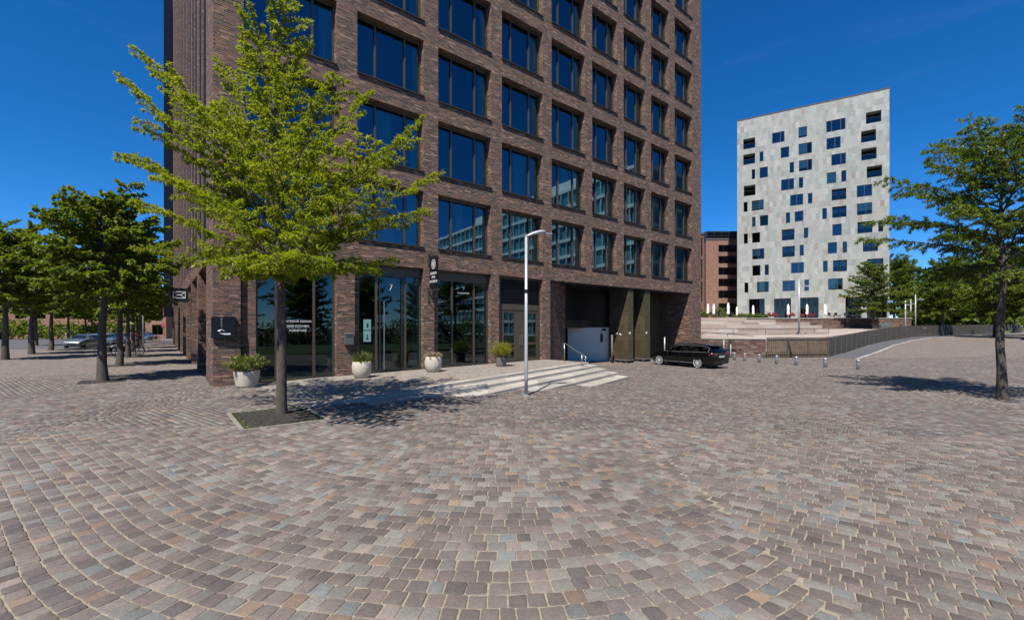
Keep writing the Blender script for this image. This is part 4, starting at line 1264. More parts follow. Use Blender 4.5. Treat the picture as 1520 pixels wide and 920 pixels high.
# ------------------------------------------------------------------ right-hand side: wall, fence, stone terraces
def build_right():
    # brick retaining wall
    a = Vector((15.2, 39.0)); c = Vector((21.0, 36.5))
    d = (c-a); ln = d.length; rz = math.atan2(d.y, d.x)
    S = empty('retaining_wall', (a.x, a.y, gz_t(35)), rz); tag(S, 'low brown brick retaining wall between the brick block and the slatted fence', 'wall')
    b = MB(); b.box(0, ln, 0, .4, -.2, 1.52); b.build('wall', MAT['ashlarred'], S)
    b = MB(); b.box(-.02, ln+.02, -.04, .5, 1.524, 1.62); b.build('coping', MAT['slab'], S, bevel=.01)
    b = MB(); b.box(3.55, 3.72, -.12, -.004, .05, 1.45); b.box(3.15, 4.1, -.07, -.01, .62, .70); b.box(4.35, 4.5, -.05, -.005, .66, .72); b.build('gate_post', MAT['darkmetal'], S)
    # slatted fence, first run facing the square
    def fence(pts, label, h, mat, slat=.13, gap=.05, pst=1.75):
        S = empty('slatted_fence', (pts[0][0], pts[0][1], 0)); tag(S, label, 'fence')
        o = Vector((pts[0][0], pts[0][1], 0)); sl = MB(); rl = MB(); n = 0
        for p, q in zip(pts, pts[1:]):
            p = Vector((*p, 0)); q = Vector((*q, 0)); d = q-p; ln = d.length; d.normalize(); nn = Vector((d.y, -d.x, 0))
            m = max(1, round(ln/pst))
            k = int(ln/(slat+gap))
            for i in range(k):
                s = (i+.5)*(ln/k); c = p+d*s
                g = G(c.x, c.y); u = d*slat/2; w = nn*.02; hh = h-.05+random.uniform(-.012, .012)
                base = c-o
                pts4 = [base-u-w, base+u-w, base+u+w, base-u+w]
                sl.prism([(v.x, v.y) for v in pts4], g+.07, g+hh)
            for zz in (.3, h-.12):
                A = p-o+Vector((0, 0, G(p.x, p.y)+zz)); B_ = q-o+Vector((0, 0, G(q.x, q.y)+zz))
                rl.tube([A-nn*.05*-1, B_-nn*.05*-1], .03, 4)
            rl.tube([p-o+Vector((0, 0, G(p.x, p.y)+h)), q-o+Vector((0, 0, G(q.x, q.y)+h))], .035, 6)
            for i in range(m+1):
                if i == m and q != Vector((*pts[-1], 0)): continue
                c = p+d*(ln*i/m)-o; pb = MB(); g = G(c.x+o.x, c.y+o.y)
                e = nn*.06+c; pb.tube([Vector((e.x, e.y, g-.1)), Vector((e.x, e.y, g+h+.02))], .045, 6)
                pb.build('post', MAT['fencepost'], S)
        sl.build('slat_panel', mat, S); rl.build('rail', MAT['fencepost'], S)
        return S
    f1 = fence([(21.1, 36.55), (26.9, 37.65)], 'brown vertical slat fence facing the square behind the bollards', 1.66, MAT['fence'])
    b = MB(); b.tube([(2.25, .22, gz_t(40)+.05), (1.95, .36, gz_t(40)+1.62)], .05, 6); b.build('brace', MAT['darkmetal'], f1)
    # second run: horizontal boards climbing along the path
    pts = [(26.95, 37.7), (34.0, 44.3), (41.5, 51.4), (50, 58.5), (58, 64.2), (66, 69.0), (80, 77.0), (104, 90.0)]
    S = empty('board_fence', (pts[0][0], pts[0][1], 0)); tag(S, 'long dark board fence rising along the asphalt path to the trees', 'fence')
    o = Vector((pts[0][0], pts[0][1], 0)); bd = MB(); cp = MB()
    for p, q in zip(pts, pts[1:]):
        p = Vector((*p, 0)); q = Vector((*q, 0)); d = q-p; ln = d.length; d.normalize(); nn = Vector((d.y, -d.x, 0))
        m = max(1, round(ln/2.3))
        for i in range(m):
            A = p+d*(ln*i/m); B_ = p+d*(ln*(i+1)/m)
            gA, gB = G(A.x, A.y), G(B_.x, B_.y)
            for j in range(5):
                z0 = .08+j*.31
                q4 = [A-o, B_-o]
                w = nn*.03
                v = []
                for P_, g in ((q4[0], gA), (q4[1], gB)):
                    v.append([P_-w+Vector((0, 0, g+z0)), P_+w+Vector((0, 0, g+z0)), P_+w+Vector((0, 0, g+z0+.285)), P_-w+Vector((0, 0, g+z0+.285))])
                for k in range(4): bd.poly([v[0][k], v[1][k], v[1][(k+1) % 4], v[0][(k+1) % 4]])
            c = A-o+nn*.07; pb = MB(); pb.tube([Vector((c.x, c.y, gA-.1)), Vector((c.x, c.y, gA+1.72))], .05, 5); pb.build('post', MAT['fencepost'], S)
            cp.tube([A-o+Vector((0, 0, gA+1.66)), B_-o+Vector((0, 0, gB+1.66))], .04, 5, False)
    bd.build('board_panel', MAT['fencedark'], S); cp.build('rail', MAT['fencepost'], S)
    # asphalt path and its pale kerb line
    n = Vector((.72, .69, 0)).normalized(); 
    path = MB(); kb = MB()
    inner = [Vector((*p, 0)) for p in pts]; 
    nn = Vector((.69, -.72, 0))
    outer = [p+nn*(2.1+.015*i) for i, p in enumerate(inner)]
    outer[0] = inner[0]+nn*2.1-n*1.8
    inner[0] = inner[0]-n*.35-nn*.1
    for i in range(len(pts)-1):
        z = lambda v, dz: Vector((v.x, v.y, G(v.x, v.y)+dz))
        path.poly([z(inner[i]+nn*.12, .008), z(outer[i], .008), z(outer[i+1], .008), z(inner[i+1]+nn*.12, .008)])
        o1, o2 = outer[i], outer[i+1]
        kb.poly([z(o1, .03), z(o1+nn*.22, .03), z(o2+nn*.22, .03), z(o2, .03)])
        kb.poly([z(o1+nn*.22, .03), z(o1+nn*.22, -.1), z(o2+nn*.22, -.1), z(o2+nn*.22, .03)]); kb.poly([z(o1, .03), z(o2, .03), z(o2, -.1), z(o1, -.1)])
    tag(path.build('asphalt_path', MAT['asphalt']), kind='structure'); tag(kb.build('path_kerb', MAT['slab']), kind='structure')

    # pale stone square behind the fence, rising towards the upper terrace
    def pz(x, y): return CAMZ-.86+.0275*(y-38)
    b = MB(); b.prism([(14.0, 40.0), (20.9, 37.2), (26.7, 38.3), (33.6, 44.9), (41, 52.0), (49.5, 59.1), (57.3, 64.8), (61.5, 67.4), (61.5, 68.6), (14, 68.6)], 0.0, pz)
    tag(b.build('stone_square', MAT['stone']), kind='structure')
    # broad sitting steps at the left
    S = empty('sitting_steps', (24, 52, pz(24, 52))); tag(S, 'broad pale sandstone sitting steps rising to the cafe terrace', 'steps')
    xr = [33.0, 35.6, 37.4, 38.4, 36.2, 34.0]
    for i in range(6):
        y0 = 46.0+3.6*i; z1 = CAMZ-.42+.40*(i)
        b = MB(); b.box(13-24, xr[i]-24, y0-52, 68.4-52-.01*i, -2.0, z1-S.location.z)
        b.build('step', MAT['stone'], S, bevel=.03)
    # railings
    def railing(pts, label, h=1.0, step=2.2):
        o = Vector(pts[0]); S = empty('railing', o); tag(S, label, 'railing')
        b = MB(); b.tube([Vector(p)-o+Vector((0, 0, h)) for p in pts], .028, 6); b.tube([Vector(p)-o+Vector((0, 0, h*.5)) for p in pts], .014, 5); b.build('rail', MAT['darkmetal'], S)
        pb = MB()
        for p, q in zip(pts, pts[1:]):
            p, q = Vector(p), Vector(q); m = max(1, round((q-p).length/step))
            for i in range(m):
                c = p.lerp(q, i/m)-o; pb = MB(); pb.tube([c+Vector((0, 0, -.3)), c+Vector((0, 0, h))], .022, 5); pb.build('post', MAT['darkmetal'], S)
    railing([(17.5, 40.6, CAMZ-1.3), (22, 40.2, CAMZ-1.65)], 'sloping dark handrail behind the brick retaining wall', .95)
    railing([(19, 44.5, CAMZ-1.05), (29, 44.7, CAMZ-1.1), (38, 50.8, CAMZ-1.05)], 'long dark railing across the pale stone square', 1.0, 3.2)
    # upper terrace: brick bastion wall with a pale coping
    S = empty('bastion_wall', (30, 68.7, CAMZ-.2)); tag(S, 'long reddish brick bastion wall under the cafe terrace', 'wall')
    b = MB(); b.box(-14, 32.2, 0, .5, -2.0, 1.68); b.box(31.7, 32.2, .5, 26, -2.0, 1.68); b.build('wall', MAT['ashlarred'], S)
    b = MB(); b.box(-14, 32.3, -.08, .6, 1.684, 1.80); b.box(31.6, 32.3, .6, 26, 1.684, 1.80); b.build('coping', MAT['slab'], S)
    for x, w in ((15.0, 2.2), (9.5, 1.2)):
        b = MB(); b.box(x, x+w, -.5, -.004, .75, .85); b.box(x+.1, x+.2, -.45, -.05, .3, .75); b.box(x+w-.2, x+w-.1, -.45, -.05, .3, .75); b.build('wall_bench', MAT['darkmetal'], S)
    b = MB(); b.box(27.0, 29.0, -.04, -.004, .1, 1.0); b.build('hatch', MAT['cargrey'], S)
    b = MB(); b.box(14, 61.7, 69.3, 135, -.5, CAMZ+1.50); tag(b.build('cafe_terrace', MAT['stonetop']), kind='structure')

# ------------------------------------------------------------------ white marble-clad tower
def build_tower():
    ux, uy = .856, -.519
    rz = math.atan2(uy, ux)
    ox, oy = 46.8, 91.7
    def uz(px, py):
        a = (px-760)/655.0; u = (oy*a-ox)/(ux-a*uy); return u, CAMZ+(487-py)/655.0*(oy+uy*u)
    S = empty('apartment_tower', (ox, oy, 0), rz); tag(S, 'pale stone clad tower with scattered square windows and dark loggias', 'apartment tower')
    A = (1090, 120, 5.1125); Bq = (1090, 290, 4.842)
    L_ = []
    for q, lst in ((A, [('L',1000,232,1117,318),('W3',698,295,845,380),('L',963,375,1077,462),('W2',700,430,808,515),('L',965,510,1081,598),('W2',737,553,848,637),('L',1006,645,1123,730),('B1',702,695,774,778),('N',813,680,850,765),('W2',287,390,382,470),('B1',487,350,553,430),('L',68,437,158,515),('L',68,555,158,633),('N',192,538,221,612),('W1',352,503,417,583),('B2',488,472,590,555),('B2',490,600,591,682),('N',420,618,453,697),('D',132,672,158,745),('W1',192,655,255,735),('W2',355,745,454,828),('N',490,733,523,812),('L',72,793,160,872),('W2',930,790,1047,878),('G',740,818,850,903),('W2',424,862,523,945),('N',559,852,593,930)]),
                   (Bq, [('D',67,48,95,118),('B2',125,35,212,107),('B0',127,155,153,226),('D',185,143,243,217),('N',371,123,401,199),('W1',434,113,497,187),('N',633,92,666,170),('G',704,78,807,158),('B2',882,55,992,138),('G',342,243,433,322),('N',500,232,532,306),('W1',705,206,773,288),('G',886,188,994,270),('D',1036,178,1071,260),('D',68,275,97,346),('D',128,267,185,339),('B2',129,383,216,458),('G',345,365,435,442),('N',470,355,500,433),('W1',672,338,739,417),('N',779,332,811,411),('G',925,318,1034,402),('D',130,502,188,576),('D',219,497,248,572),('W2',408,482,501,558),('N',638,470,671,550),('G',710,464,811,546),('G',955,455,1072,515),('D',73,627,100,698),('B2',162,620,248,695),('W2',346,612,437,688),('N',504,605,537,685),('B2',675,597,780,678),('S',105,743,218,884),('S',286,740,408,884),('S',474,733,606,884),('S',800,728,912,884),('S',955,722,1100,884)])):
        for ty, x0, y0, x1, y1 in lst:
            pa, pb = q[0]+x0/q[2], q[0]+x1/q[2]; pm = (pa+pb)/2
            ua, _ = uz(pa, 300); ub, _ = uz(pb, 300)
            _, zt = uz(pm, q[1]+y0/q[2]); _, zb = uz(pm, q[1]+y1/q[2])
            if ty == 'S': zb = CAMZ+1.55
            L_.append((ty, ua, ub, zb, zt))
    u1, _ = uz(1320.5, 300); ztop = CAMZ+42.9
    dep = {'L': 1.7, 'G': .9, 'S': 1.2, 'D': .5}
    holes = [(a, c, z0, z1, dep.get(ty, .16)) for ty, a, c, z0, z1 in L_]
    b = MB(); wall_grid(b, 0, u1, 0, ztop, holes, lambda x, y, z: (x, y, z), .16)
    D = 17
    b.poly([(u1, 0, 0), (u1, D, 0), (u1, D, ztop), (u1, 0, ztop)]); b.poly([(0, 0, 0), (0, 0, ztop), (0, D, ztop), (0, D, 0)]); b.poly([(0, D, 0), (0, D, ztop), (u1, D, ztop), (u1, D, 0)])
    b.build('wall', MAT['cladding'], S)
    b = MB(); b.box(-.05, u1+.05, -.05, D+.05, ztop+.003, ztop+.22); b.build('roof', MAT['bronze'], S)
    b = MB()
    for ty, a, c, z0, z1 in L_:
        d = dep.get(ty, .16)+.4
        if ty in 'LGSD': b.box(a-.1, c+.1, d+2.2, d+2.3, z0-.1, z1+.1)
    b.box(.3, u1-.3, 4.5, 4.6, 0, ztop-.5)
    b.build('inner_wall', MAT['interior'], S)
    random.seed(4)
    for ty, a, c, z0, z1 in L_:
        d = dep.get(ty, .16); w = c-a
        f = MB(); mull = ()
        if ty[-1] == '2': mull = (a+w*random.choice((.6, .66, .5)),)
        if ty[-1] == '3': mull = (a+w*.28, a+w*.75)
        if ty == 'G': mull = (a+w*.5,)
        if ty == 'S': mull = (a+w*.2, a+w*.5, a+w*.8)
        if ty == 'L': mull = (a+w*.5,)
        frame_boxes(f, a+.002, c-.002, z0+.002, z1-.002, d-.10, d, .07 if ty != 'S' else .1, mull, .10)
        if ty in ('L', 'G'):
            f.box(a+.003, c-.003, .05, .08, z0+.01, z0+.06); f.box(a+.003, c-.003, .05, .10, z0+1.0, z0+1.05)
        fo = f.build('window', MAT['darkmetal'] if ty in 'LGSDN' else MAT['bronze'], S)
        p = MB(); y = d-.05
        p.poly([(a+.04, y, z0+.04), (c-.04, y, z0+.04), (c-.04, y, z1-.04), (a+.04, y, z1-.04)])
        p.build('pane', MAT['carglass'] if ty in ('L', 'D', 'S') else MAT['paleglass'] if ty[0] == 'B' else MAT['whglass'], fo)
        if ty in ('L', 'G'):
            p = MB(); p.poly([(a+.02, .065, z0+.08), (c-.02, .065, z0+.08), (c-.02, .065, z0+1.0), (a+.02, .065, z0+1.0)]); p.build('balustrade', MAT['carglass'], fo)
        if ty[0] == 'B':
            p = MB(); hh = random.uniform(.0, .35)*(z1-z0); xe = c-.06 if ty != 'B2' or random.random() < .4 else a+w*.64
            p.box(a+.06, xe, d+.06, d+.08, z0+hh+.05, z1-.02); p.build('blind', MAT['blind'], fo)

# ------------------------------------------------------------------ red brick buildings
def brick_block(name, label, loc, rz, w, d, h, cols, rows, mat, wd=.25, glass='whglass', sides=True):
    S = empty(name, loc, rz); tag(S, label, 'building')
    holes = [(a, c, z0, z1, .22) for a, c in cols for z0, z1 in rows]
    b = MB(); wall_grid(b, 0, w, -3, h, holes, lambda x, y, z: (x, y, z), .22)
    b.poly([(w, 0, -3), (w, d, -3), (w, d, h), (w, 0, h)]); b.poly([(0, 0, -3), (0, 0, h), (0, d, h), (0, d, -3)]); b.poly([(0, d, -3), (0, d, h), (w, d, h), (w, d, -3)])
    b.build('wall', mat, S)
    b = MB(); b.box(-.1, w+.1, -.1, d+.1, h+.003, h+.3); b.build('roof', MAT['roof'], S)
    b = MB(); b.box(.2, w-.2, 1.6, 1.7, -2, h-.3); b.build('inner_wall', MAT['interior'], S)
    for a, c, z0, z1, dd in holes:
        f = MB(); n = max(1, int((c-a)/1.3)); frame_boxes(f, a+.002, c-.002, z0+.002, z1-.002, .10, .2, .08, [a+(c-a)*(i+1)/(n+1) for i in range(n)] if c-a > 1.4 else (), .09)
        fo = f.build('window', MAT['darkmetal'], S)
        p = MB(); p.poly([(a+.05, .15, z0+.05), (c-.05, .15, z0+.05), (c-.05, .15, z1-.05), (a+.05, .15, z1-.05)]); p.build('pane', MAT[glass], fo)
    return S

def build_far_buildings():
    # stepped red building behind the tower
    D = 106.0; base = CAMZ+1.5
    zz = lambda py: CAMZ+(487-py)/655*D-base
    rows = [(zz(b_), zz(t_)) for t_, b_ in ((363.5, 374), (380, 391), (397, 408), (413.5, 425), (431, 442.5), (450, 468))]
    S = brick_block('red_office_building', 'red brick office block with dark ribbon windows left of the pale tower', (46.6, D, base), 0, 22, 16, zz(356), [(3.0, 8.0), (8.6, 14.5), (15.2, 21)], rows, MAT['redbrick'])
    b = MB(); h0, h1 = zz(356)+.3, zz(345); b.box(.3, 21.5, .25, 15, h0, h0+.25); b.box(.3, 21.5, .25, 15, h1, h1+.35)
    for i in range(13): b.box(.3+i*1.75, .42+i*1.75, .25, .4, h0, h1)
    b.box(.3, .45, .4, 15, h0, h1); b.box(.3, 21.5, .3, .38, (h0+h1)/2-.06, (h0+h1)/2+.06)
    o = b.build('glass_storey', MAT['darkmetal'], S)
    p = MB(); p.poly([(.4, .33, h0+.2), (21.4, .33, h0+.2), (21.4, .33, h1), (.4, .33, h1)]); p.build('pane', MAT['whglass'], o)
    b = MB(); b.box(.4, 21.4, 3, 3.1, h0, h1); b.build('inner_wall', MAT['interior'], S)
    # narrow one further left
    zz2 = lambda py: CAMZ+(487-py)/655*96-base
    brick_block('brown_brick_building', 'narrow brown brick building with tall slit windows beside the dark office block', (38.6, 97.0, base), R(38), 6.9, 14, zz2(341), [(1.0, 1.9), (2.6, 3.5), (4.3, 5.2), (5.7, 6.5)], [(zz2(466), zz2(458)), (zz2(446), zz2(415)), (zz2(410), zz2(380)), (zz2(375), zz2(346))], MAT['redbrick'])
    # street on the left: closing block, and a terrace across the road
    q = W(-6.0, 152); brick_block('street_end_building', 'brick building closing the far end of the tree lined street', (q.x, q.y, CAMZ-2.1), ANG, 16, 12, 10.5, [(1.5+3*i, 3+3*i) for i in range(5)], [(.8, 2.6), (4, 5.8), (7.2, 9)], MAT['redbrick'])
    q = W(-30, 66); brick_block('street_side_building', 'long red brick building across the road behind the parked cars', (q.x, q.y, CAMZ-2.1), ANG-R(90)+R(180), 60, 12, 11.0, [(1.5+4*i, 3.6+4*i) for i in range(14)], [(.8, 2.8), (4, 6), (7.4, 9.4)], MAT['redbrick'])
    brick_block('parking_side_building', 'low red brick building behind the parked cars in the left street', (-112, 88, CAMZ-2.1), 0, 43, 10, 9.2, [(1.2+3.9*i, 3.4+3.9*i) for i in range(11)], [(.8, 2.8), (4, 5.8), (6.8, 8.4)], MAT['redbrick'])
    # glazed white office across the square, met only as a reflection in the lower blue windows
    p0, p1 = Vector((56, 36)), Vector((110, -24)); d = p1-p0; ln = d.length
    S = empty('glass_office_building', (p0.x, p0.y, gz_t(60)), math.atan2(d.y, d.x)); tag(S, 'white banded glass office block mirrored in the lower windows of the brick block', 'office building')
    b = MB(); H = 33.0; y0 = 0
    for k in range(10): b.box(0, ln, -.35, 12, 3.4*k, 3.4*k+.62)
    for i in range(int(ln/2.4)+1): b.box(i*2.4, i*2.4+.16, -.25, .1, 0, 31)
    b.box(ln*.1, ln*.75, 2, 10, 31.3, 34); b.build('frame', MAT['paintwhite'], S)
    g = MB(); g.box(.05, ln-.05, .15, 11.8, .2, 31); g.build('glazing', MAT['tealglazing'], S)

MATS_EXTRA = lambda: MAT.update(tealglazing=plain('teal_glazing', (.10,.27,.31), .12, 0, .35, .5))

# ------------------------------------------------------------------ trees
def build_trees():
    # the young oak in front
    D0 = 10.75; bx, by = (418-760)/655*D0, D0; g = G(bx, by)
    random.seed(33)
    t = Tree()
    def wp(px, py, dd=0.0):
        q = SP(px, py, D0+dd); return Vector((q.x-bx, q.y-by, q.z-g))
    lead = [Vector((0, 0, -.1)), wp(418, 600), wp(418, 520), wp(417, 440), wp(414, 380), wp(411, 330), wp(412, 280), wp(409, 220), wp(406, 150, .1), wp(408, 80, .1), wp(411, 20, 0)]
    rad = [.150, .122, .104, .094, .084, .070, .062, .046, .030, .018, .008]
    # a denser curve through the leader
    t.wood.tube(lead, rad, 12, False)
    def on_lead(py):
        for (a, b) in zip(lead[1:], lead[2:]):
            za, zb = a.z, b.z; z = CAMZ+(487-py)/655*D0-g
            if za <= z <= zb: return a.lerp(b, (z-za)/(zb-za))
        return lead[-1].copy()
    P1 = dict(PO, sub=.84, cn=12, cstep=.082, sstep=.112, bare=.16, ldroop=.18, lift=(-.15, .4))
    tips = [ # tip px, py, depth offset, start py
        (196,124,.3,345),(198,228,-.6,372),(204,72,.9,330),(205,300,-1.2,385),(232,372,.5,398),(238,190,1.6,350),(268,118,-1.3,320),
        (640,262,.2,385),(622,180,.9,350),(606,215,-.9,365),(632,318,-.5,395),(583,383,.6,402),(548,402,-.9,404),(545,140,1.4,310),(505,120,-1.2,290),
        (412,-12,.1,190),(375,18,.4,215),(441,22,-.4,205),(332,98,.9,270),(478,128,.8,260),(360,60,-.7,240),(446,70,.8,220),
        (330,300,-2.6,392),(480,330,-2.8,396),(400,380,-3.0,400),(300,240,2.6,360),(520,250,2.8,365),(430,340,3.0,395),(352,180,-2.0,320),(470,190,-2.2,318),(400,130,2.0,270),(450,400,-2.2,405),(360,405,-1.8,406),(300,360,2.4,396),(560,330,2.2,392),(250,260,-2.0,375),(580,270,-1.9,380),(415,220,-2.4,330),(500,400,1.5,404),(330,160,1.6,300),(385,270,2.6,350),(335,385,-2.5,402),(450,260,-2.9,372),(530,200,-1.7,330),(300,155,.2,310),(570,240,.6,360),(420,110,-1.3,235),(210,245,.6,370),(470,380,-3.0,403)]
    for px, py, dd, sy in tips:
        a = on_lead(sy); b = wp(px, py, dd)
        t.limb(a, b, .010+.0055*(b-a).length, random.uniform(-.03, .06), P1)
    root = t.build('young_street_tree', MAT['leaf_bright'], .092, .029, (bx, by, g))
    tag(root, 'young bright green street tree in the soil bed in front of the brick block', 'tree', 'trees')
    root.pop('group', None) if hasattr(root, 'pop') else None
    if 'group' in root: del root['group']

    # street row on the left
    lime = grow_tree('street_tree', 51, 6.9, 3.2, 2.45, .17, 46, (0, 55), MAT['leaf_dark'], .15, .10, dict(PO, sub=1.0, cn=8, cstep=.11, sstep=.16, bare=.15, ldroop=.3, lift=(-.35, .4)), .06, .35, .35)
    lime2 = grow_tree('street_tree', 52, 7.1, 3.1, 2.5, .16, 46, (-2, 55), MAT['leaf_dark'], .15, .10, dict(PO, sub=1.0, cn=8, cstep=.11, sstep=.16, bare=.15, ldroop=.3, lift=(-.35, .4)), .06, .4, .4)
    names = ['nearest dark green street tree on the left pavement, at the picture edge', 'second street tree of the left row, with a slim grey trunk', 'third street tree along the brick block, behind the parked bicycles', 'fourth street tree of the row beside the brick block', 'fifth street tree of the row beside the brick block', 'sixth street tree of the row beside the brick block', 'seventh street tree, near the far end of the row', 'eighth street tree, last of the row beside the brick block']
    for i in range(8):
        q = W(-3.25, 4.7+9.3*i)
        src = (lime, lime2)[i % 2]
        o = src if i < 2 else copy_tree(src)
        o.location = (q.x, q.y, CAMZ-2.12); o.rotation_euler = (0, 0, 1.1*i+.4); s = 1+.06*math.sin(i*2.3); o.scale = (s, s, s)
        tag(o, names[i], 'tree', 'street trees on the left')
        # square of bare soil at the foot
        b = MB(); b.box(-.7, .7, -.7, .7, -.05, .030)
        bo = b.build('tree_bed', MAT['soil'], None, loc=(q.x, q.y, CAMZ-2.12), rz=ANG)
        tag(bo, ['soil square under the nearest street tree on the left', 'soil square under the second street tree on the left', 'soil square under the third street tree on the left', 'soil square under the fourth street tree on the left', 'soil square under the fifth street tree on the left', 'soil square under the sixth street tree on the left', 'soil square under the seventh street tree on the left', 'soil square under the last street tree on the left'][i], 'tree bed', 'soil squares under the street trees')
    lab2 = ['first tree of the outer left row, at the picture edge', 'second tree of the outer left row, before the parked cars', 'third tree of the outer left row, close to the parked cars', 'fourth tree across the road, far down the street', 'fifth tree across the road, far down the street', 'sixth tree across the road, near the closing building']
    for i, (tt, rr) in enumerate(((-9.5, 25), (-9.5, 33), (-9.5, 41), (-13, 58), (-12, 74), (-12, 94))):
        q = W(tt, rr); o = copy_tree((lime2, lime)[i % 2]); o.location = (q.x, q.y, CAMZ-2.12); o.rotation_euler = (0, 0, .9*i); o.scale = (1.2, 1.2, 1.15)
        tag(o, lab2[i], 'tree', 'trees across the road on the left')
    for i, (tt, rr, s) in enumerate(((-7, 112, 1.3), (-11, 122, 1.4), (-4.2, 128, 1.2))):
        q = W(tt, rr); o = copy_tree(lime); o.location = (q.x, q.y, CAMZ-2.12); o.rotation_euler = (0, 0, 2.1*i); o.scale = (s, s, s)
        tag(o, ['left', 'middle', 'right'][i] + ' one of three trees closing the far end of the left street', 'tree', 'trees at the street end')

    # right: feathery trees
    pl = dict(PO, sub=.85, cn=8, cstep=.075, sstep=.13, bare=.10, ldroop=.38, lift=(-.35, .35), droop=.4)
    fe = grow_tree('feathery_tree', 71, 9.2, 3.9, 4.2, .14, 50, (2, 52), MAT['leaf_mid'], .125, .034, pl, .045, .2, .25)
    fe.location = (17.0, 15.3, G(17.0, 15.3)); fe.rotation_euler = (0, 0, .4)
    tag(fe, 'near feathery green tree at the right edge with branches reaching into the sky', 'tree')
    fm = grow_tree('leafy_tree', 72, 9.5, 2.4, 3.9, .16, 46, (2, 52), MAT['leaf_mid'], .24, .10, dict(PO, sub=1.1, cn=7, cstep=.15, sstep=.24, bare=.08, ldroop=.25, lift=(-.35, .4), droop=.35), .04, .3, .3)
    spots = [((53.2, 65.0), .98, 'single tree on the pale stone square in front of the tower'), ((81.0, 93.5), 1.6, 'tree right of the tower, left one of the group behind the board fence'), ((98.5, 99.0), 1.65, 'tree behind the board fence beside the grey lamps'), ((100.0, 113.0), 1.8, 'tall tree behind the board fence near the path end'), ((69.5, 63.5), 1.3, 'leafy tree leaning over the asphalt path on the right'), ((82.0, 84.0), 1.4, 'tree beyond the path end at the right'), ((80.0, 68.0), 1.3, 'outer tree beside the path at the right picture edge'), ((96, 92), 1.5, 'farthest tree beyond the path on the right'), ((66.5, 57.0), 1.2, 'tree on the right of the path opposite the board fence')]
    for i, ((x, y), s, lab) in enumerate(spots):
        o = fm if i == 0 else copy_tree(fm)
        z = CAMZ-.3 if i in (0,) else G(x, y)
        o.location = (x, y, z); o.rotation_euler = (0, 0, 1.7*i); o.scale = (s, s, s)
        tag(o, lab, 'tree', 'leafy trees on the right')
    # trees across the square behind the camera, met as reflections in the shop windows
    labs = ['tree mirrored in the corner shop window, left of three', 'tree mirrored in the corner shop window, middle of three', 'tree mirrored in the corner shop window, right of three', 'tree mirrored in the glass door', 'tree mirrored beside the glass door', 'tree mirrored in the shop window with the number 9', 'low tree mirrored at the foot of the shop windows']
    for i, (x, y, s) in enumerate(((30, -12, 1.1), (40, -20, 1.25), (27, -24, 1.0), (36, -7, .95), (48, -13, 1.2), (42, 0, .95), (22, -15, .7))):
        o = copy_tree(fm); o.location = (x, y, G(x, y)); o.rotation_euler = (0, 0, 1.3*i+.5); o.scale = (s, s, s)
        tag(o, labs[i], 'tree', 'trees across the square')

def build_greens():
    # clipped hedge behind the square, met in the shop windows
    random.seed(91)
    def cloud(name, pts, n, rx, h, L, Wd, mat, z0):
        P = []; D = []; N = []; S = []
        for _ in range(n):
            k = random.randrange(len(pts)-1); f = random.random()
            a, c = Vector(pts[k]), Vector(pts[k+1]); q = a.lerp(c, f)
            lump = .75+.25*math.sin(q.x*.9+q.y*.7)+.2*math.sin(q.x*.23-q.y*.31)
            v = rvec(); hh = h*lump*abs(random.random())**.6
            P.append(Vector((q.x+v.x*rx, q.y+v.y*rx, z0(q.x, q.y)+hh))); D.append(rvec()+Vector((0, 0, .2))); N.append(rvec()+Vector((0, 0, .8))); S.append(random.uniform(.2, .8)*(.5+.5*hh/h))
        return leaf_mesh(name, P, D, N, L, Wd, mat, None, np.array(S))
    o = cloud('hedge', [(10, -24), (26, -13), (38, 0), (46, 10)], 9000, 1.3, 3.4, .40, .22, MAT['leaf_mid'], G)
    tag(o, 'long dark green hedge mirrored at the foot of the shop windows', 'hedge')
    o = cloud('street_hedge', [(-112, 84), (-95, 83), (-70, 83)], 5000, 1.6, 4.2, .55, .32, MAT['leaf_dark'], G); tag(o, 'dark green hedge in front of the low red building on the left', 'hedge')
    b = MB(); b.poly([(x, y, G(x, y)+.03) for x, y in ((8.5, 3.5), (40, 28), (90, 30), (90, -60), (0, -40), (2.5, -6))]); tag(b.build('lawn', MAT['grass']), kind='structure')
    o = cloud('far_wood', [(92, 92), (105, 104), (150, 128), (230, 150), (330, 160)], 12000, 9, 15, 1.7, 1.0, MAT['leaf_mid'], G); tag(o, kind='stuff')
    o = cloud('far_wood', [(-128, 62), (-116, 86), (-118, 120), (-110, 170)], 9000, 5, 13, 1.5, .9, MAT['leaf_dark'], G); tag(o, kind='stuff')

